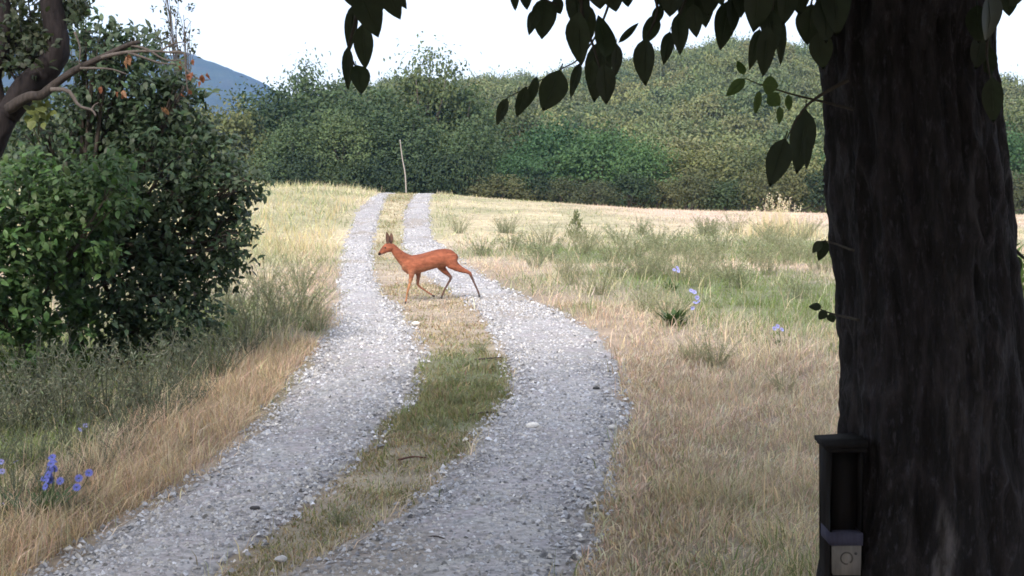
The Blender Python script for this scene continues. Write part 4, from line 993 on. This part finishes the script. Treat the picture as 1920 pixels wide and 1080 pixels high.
# tall pale dry grass clump
g = G(1455, 442); dc = empty('dry_grass_clump', g); tag(dc, 'tall bleached dry grass clump with feathery seed heads by the field edge', 'grass clump')
hm = 70 / F * g[1]; n = 420
x = g[0] + r5.normal(size=n) * .75; y = g[1] + r5.normal(size=n) * .4
bm2 = MB(); blades(bm2, x, y, hm * (.35 + .55 * r5.random(n)) * np.exp(-((x - g[0]) / 1.6) ** 2), np.full(n, .016), vary((.60, .52, .36), n, .15, r5), .35, 2)
tag(bm2.build('stalks', M_grass, dc), kind='stuff')
pm = MB()
for j in range(34):
    bx0 = g + np.array([r5.normal() * .6, r5.normal() * .25, 0]); e = bx0 + np.array([r5.normal() * .12, 0, hm * (.65 + .5 * r5.random()) * math.exp(-((bx0[0] - g[0]) / 1.5) ** 2)])
    pm.tube(spline([bx0, (bx0 + e) / 2, e], 5), np.linspace(.007, .004, 5), 4, (.58, .5, .36))
    k = 16; tt = r5.random(k) ** .7; q = e - np.stack([np.zeros(k), np.zeros(k), tt * .28], 1) + r5.normal(size=(k, 3)) * .035
    add_leaves(pm, q, rand_dirs(k, r5) + np.array([0, 0, .6]), rand_dirs(k, r5), .06, .028, vary((.70, .62, .48), k, .12, r5), 1)
tag(pm.build('seed_heads', M_grass, dc), kind='stuff')

# ------------------------------------------------------------------ stones and sticks on the track
def rock(px, py, sz, c, label, seed):
    r = np.random.default_rng(seed); g = G(px, py); bm = bmesh.new(); bmesh.ops.create_icosphere(bm, subdivisions=2, radius=1)
    v = np.array([x.co[:] for x in bm.verts]); f = np.array([[x.index for x in fc.verts] for fc in bm.faces]); bm.free()
    v = v * (1 + .28 * (fbm(v[:, 0] * 1.5 + seed, v[:, 1] * 1.5 + v[:, 2], 3, 3)[:, None] - .5) * 2) * np.array([1, .7, .5]); s = sz / F * g[1] / 2
    o = MB().add(v * s + g + np.array([0, 0, s * .25 + .02]), f, c).build('stone', M_stone, origin=g); return tag(o, label, 'stone')
rock(998, 806, 26, (.72, .70, .66), 'flat whitish stone lying in the open field rut', 1)
rock(1148, 808, 18, (.60, .59, .57), 'pale stone at the field edge of the gravel', 2)
rock(1118, 734, 14, (.05, .05, .05), 'small black stone in the open field rut', 3)
rock(1103, 996, 20, (.5, .5, .5), 'grey stone at the verge near the dark trunk', 4)
rock(130, 1040, 20, (.55, .54, .52), 'pale stone at the edge of the tall orange grass', 5)
rock(780, 612, 18, (.66, .64, .6), 'cream stone beside the grassy strip', 6)
rock(478, 962, 20, (.06, .06, .065), 'dark stone in the shrub side rut', 7)
rock(527, 1060, 26, (.45, .45, .46), 'grey stone beside the middle strip', 8)
def stick(pts, r0, label, c=(.06, .05, .045)):
    p = [G(x, y) + np.array([0, 0, .018 + .012 * (k % 2)]) for k, (x, y) in enumerate(pts)]
    o = MB().tube(spline(p, 10), np.linspace(r0, r0 * .5, 10), 6, c, wob=.2).build('stick', M_twig, origin=p[0], smooth=True); tag(o, label, 'stick')
stick([(890, 678), (920, 677), (945, 673)], .011, 'dark stick poking from the green strip into the gravel')
stick([(880, 783), (915, 780), (940, 782)], .008, 'thin dark stick at the end of the green strip')
stick([(745, 868), (775, 865), (800, 864)], .009, 'rusty brown stick on the dry middle strip', (.10, .05, .04))
stick([(800, 1014), (820, 1016), (840, 1020)], .006, 'small twig in the open field rut')

# ------------------------------------------------------------------ the deer
fz = lambda zx, zy: (640 + zx / 5.4, 400 + zy / 5.4)
front = G(*fz(640, 912)); YAW = R(16)
DS = F / front[1] * 5.4                                   # zoomed pixels per metre
fwd = np.array([-math.cos(YAW), -math.sin(YAW), 0]); lat = np.array([math.sin(YAW), -math.cos(YAW), 0])   # lat: towards the viewer
# local deer frame: x forward, y towards the viewer side, z up, origin at the planted front hoof
def L2(zx, zy, y=0.):
    return np.array([(640 - zx) / DS / math.cos(YAW), y, (912 - zy) / DS])
NS, FS = .07, -.07
def loft(mb, secs, seg=18):
    """secs: (zx, zy, y, radius in the side view, radius across) -> closed tube"""
    p = np.array([L2(s[0], s[1], s[2]) for s in secs]); tn = np.gradient(p, axis=0); tn /= np.linalg.norm(tn, axis=1, keepdims=True)
    an = np.arange(seg) / seg * 2 * np.pi; vs = []
    for i, s in enumerate(secs):
        side = np.array([0, 1., 0]); side -= tn[i] * tn[i].dot(side); side /= np.linalg.norm(side); up = np.cross(side, tn[i])
        vs.append(p[i] + s[3] * np.cos(an)[:, None] * up + s[4] * np.sin(an)[:, None] * side)
    n = len(secs); v = np.concatenate(vs + [p[:1], p[-1:]])
    i = np.arange(n - 1)[:, None] * seg; j = np.arange(seg)[None]; k = (j + 1) % seg
    t = np.concatenate([np.stack([i + j, i + k, i + seg + k], -1).reshape(-1, 3), np.stack([i + j, i + seg + k, i + seg + j], -1).reshape(-1, 3)])
    j = np.arange(seg); k = (j + 1) % seg
    t = np.concatenate([t, np.stack([k, j, np.full(seg, n * seg)], -1), np.stack([(n - 1) * seg + j, (n - 1) * seg + k, np.full(seg, n * seg + 1)], -1)])
    mb.add(v, t)
dm = MB()
tor = [(618, 470, 530), (640, 440, 575), (680, 428, 618), (750, 421, 614), (830, 408, 594), (900, 388, 572), (980, 366, 552), (1050, 360, 548), (1105, 372, 540), (1140, 395, 520), (1162, 425, 490)]
wid = [.05, .085, .105, .118, .125, .122, .115, .115, .108, .09, .05]
loft(dm, [(x, (a + b) / 2, 0, (b - a) / 2 / DS, w) for (x, a, b), w in zip(tor, wid)], 24)
loft(dm, [(690, 500, 0, .115, .085), (640, 468, 0, .098, .072), (600, 430, 0, .080, .058), (565, 392, 0, .066, .048), (535, 355, 0, .058, .045), (505, 325, 0, .05, .045)], 18)
loft(dm, [(520, 318, 0, .030, .040), (505, 335, 0, .066, .055), (478, 345, 0, .070, .058), (450, 360, 0, .058, .048), (425, 382, 0, .042, .036), (403, 401, 0, .029, .028), (388, 412, 0, .018, .021), (382, 416, 0, .008, .01)], 18)
legs = {
 'nf': [(715, 520, NS, .085, .05), (705, 590, NS, .055, .042), (698, 640, NS, .034, .028), (685, 700, NS, .022, .021), (668, 765, NS, .021, .019), (660, 790, NS, .017, .015), (650, 850, NS, .013, .012), (645, 880, NS, .016, .014), (640, 897, NS, .015, .013), (638, 908, NS, .012, .012)],
 'ff': [(770, 530, FS, .085, .05), (785, 595, FS, .050, .04), (790, 640, FS, .033, .026), (785, 690, FS, .024, .02), (782, 722, FS, .022, .02), (800, 748, FS, .017, .016), (860, 790, FS, .013, .013), (905, 822, FS, .015, .014), (928, 838, FS, .013, .013), (944, 848, FS, .011, .011)],
 'fh': [(1070, 440, FS, .12, .06), (1030, 510, FS, .095, .055), (1020, 555, FS, .062, .045), (1055, 595, FS, .042, .034), (1092, 630, FS, .030, .024), (1118, 658, FS, .026, .021), (1108, 690, FS, .020, .018), (1080, 735, FS, .016, .015), (1048, 795, FS, .015, .014), (1035, 830, FS, .017, .015), (1026, 852, FS, .014, .013), (1020, 868, FS, .012, .012)],
 'nh': [(1090, 420, NS, .10, .055), (1095, 470, NS, .115, .06), (1110, 520, NS, .085, .055), (1160, 555, NS, .058, .044), (1210, 580, NS, .042, .033), (1255, 597, NS, .031, .025), (1288, 615, NS, .027, .022), (1305, 655, NS, .020, .018), (1330, 715, NS, .016, .015), (1360, 780, NS, .014, .013), (1372, 812, NS, .017, .015), (1379, 835, NS, .014, .013), (1383, 850, NS, .012, .012)]}
for s in legs.values(): loft(dm, s, 14)
tmp = bpy.data.objects.new('deer_tmp', dm.mesh('deer_tmp')); col.objects.link(tmp)
rm = tmp.modifiers.new('r', 'REMESH'); rm.mode = 'VOXEL'; rm.voxel_size = .0085; rm.use_smooth_shade = True
smd = tmp.modifiers.new('s', 'SMOOTH'); smd.factor = .5; smd.iterations = 5
dg = bpy.context.evaluated_depsgraph_get()
bme = bpy.data.meshes.new_from_object(tmp.evaluated_get(dg)); bme.name = 'body'
bpy.data.objects.remove(tmp)
nv = len(bme.vertices); v = np.empty(nv * 3, np.float32); bme.vertices.foreach_get('co', v); v = v.reshape(-1, 3).astype(float)
zx = 640 - v[:, 0] * DS * math.cos(YAW); zy = 912 - v[:, 2] * DS
cb = np.tile(np.array([.26, .09, .051]), (nv, 1))
def blend(w, c):
    global cb
    cb = cb * (1 - w[:, None]) + np.asarray(c) * w[:, None]
blend(sstep(60, 10, zy - np.interp(zx, [385, 450, 535, 650, 800, 1000, 1080, 1160], [410, 265, 305, 430, 415, 360, 365, 410])) * .5, (.12, .04, .025))   # dark line along the back
blend(sstep(.03, .09, np.abs(v[:, 1])) * 0 + sstep(70, 20, np.interp(zx, [600, 680, 800, 960, 1050], [545, 620, 592, 548, 548]) - zy) * (zx > 610) * (zx < 1040) * (zy < 625) * .35, (.30, .16, .09))      # paler belly
blend(sstep(40, 0, np.abs(zx - 590 + (zy - 500) * -.85)) * (zx < 640) * (zx > 500) * (zy > 420) * .35, (.30, .15, .09))     # paler throat
blend(sstep(470, 380, zy) * sstep(900, 1050, zx) * .25, (.17, .045, .025))         # darker saddle
blend(sstep(620, 700, zy) * (zx < 730) * .75, (.34, .18, .09))                        # paler near foreleg
blend(sstep(590, 660, zy) * (zx > 740) * (zx < 960) * .6, (.20, .11, .075))
blend(sstep(590, 660, zy) * (zx > 960) * .88, (.075, .055, .05))                     # dark hind shanks
blend(sstep(1130, 1160, zx) * (zy < 520) * .7, (.10, .04, .03))                      # dark rump edge
dn = np.hypot(zx - 388, zy - 410); blend(sstep(26, 14, dn) * .95, (.012, .01, .01))   # nose
blend(sstep(22, 8, np.hypot(zx - 420, zy - 418)) * .6, (.5, .42, .36))
ds = np.abs((zx - 400) * .70 + (zy - 395) * .71 + 8); blend(sstep(16, 4, np.abs((zy - 412) + (zx - 385) * .78 + 26)) * (zx < 445) * .45, (.12, .05, .035))
at = bme.color_attributes.new('Col', 'FLOAT_COLOR', 'POINT'); at.data.foreach_set('color', np.concatenate([cb, np.ones((nv, 1))], 1).astype(np.float32).ravel())
bme.materials.clear(); bme.materials.append(M_fur)
deer = empty('deer', front + np.array([0, 0, .0])); tag(deer, 'reddish brown roe deer walking across the gravel track', 'deer')
deer.rotation_euler = (0, 0, math.pi + YAW)
body = put('body', bme, deer)
def ear(bx_, by_, tx_, ty_, y0, y1):
    mb = MB(); n = 9; t = np.linspace(0, 1, n); w = .034 * np.sin(np.pi * np.clip(t * .93 + .07, 0, 1)) ** .7; b = L2(bx_, by_, y0); e = L2(tx_, ty_, y1)
    ax = (e - b); side = np.array([.93, .37, 0]); nr = np.cross(ax / np.linalg.norm(ax), side)
    rows_ = []
    for s in (-1, -.5, 0, .5, 1): rows_.append(b + ax * t[:, None] + side * (s * w)[:, None] + nr * (abs(s) * w * .5)[:, None])
    for s in (1, .5, 0, -.5, -1): rows_.append(b + ax * t[:, None] + side * (s * w * .96)[:, None] + nr * (abs(s) * w * .5 - .006)[:, None])
    V = np.stack(rows_, 1).reshape(-1, 3); i = np.arange(n - 1)[:, None] * 10; j = np.arange(10)[None]; k = (j + 1) % 10
    mb.add(V, np.concatenate([np.stack([i + j, i + k, i + 10 + k], -1).reshape(-1, 3), np.stack([i + j, i + 10 + k, i + 10 + j], -1).reshape(-1, 3)]), (.13, .075, .055))
    me = mb.mesh('ear', smooth=True); me.materials.append(M_fur); put('ear', me, deer)
ear(470, 305, 462, 184, .028, .05); ear(505, 318, 516, 194, -.02, -.04)
em = MB(); bm = bmesh.new(); bmesh.ops.create_uvsphere(bm, u_segments=10, v_segments=8, radius=.011)
ev = np.array([x.co[:] for x in bm.verts]); ef = [[x.index for x in f.verts] for f in bm.faces]; bm.free()
et = [(f[0], f[k], f[k + 1]) for f in ef for k in range(1, len(f) - 1)]
eme = MB().add(ev, et, (.012, .009, .008)).mesh('eye', smooth=True); eme.materials.append(M_horn)
for s in (1, -1): put('eye', eme, deer, L2(447, 345, s * .046))
for k, s in legs.items():
    a, b = s[-3], s[-1]; pa, pb = L2(a[0], a[1], a[2]), L2(b[0], b[1], b[2]); dv = (pb - pa) / np.linalg.norm(pb - pa)
    me = MB().tube([pb - dv * .028, pb - dv * .005, pb + dv * .012], [.013, .0165, .017], 8, (.03, .026, .024)).mesh('hoof', smooth=True); me.materials.append(M_horn)
    put('hoof', me, deer)
print('objects', len(bpy.data.objects), 'tris', sum(len(m.polygons) for m in bpy.data.meshes))
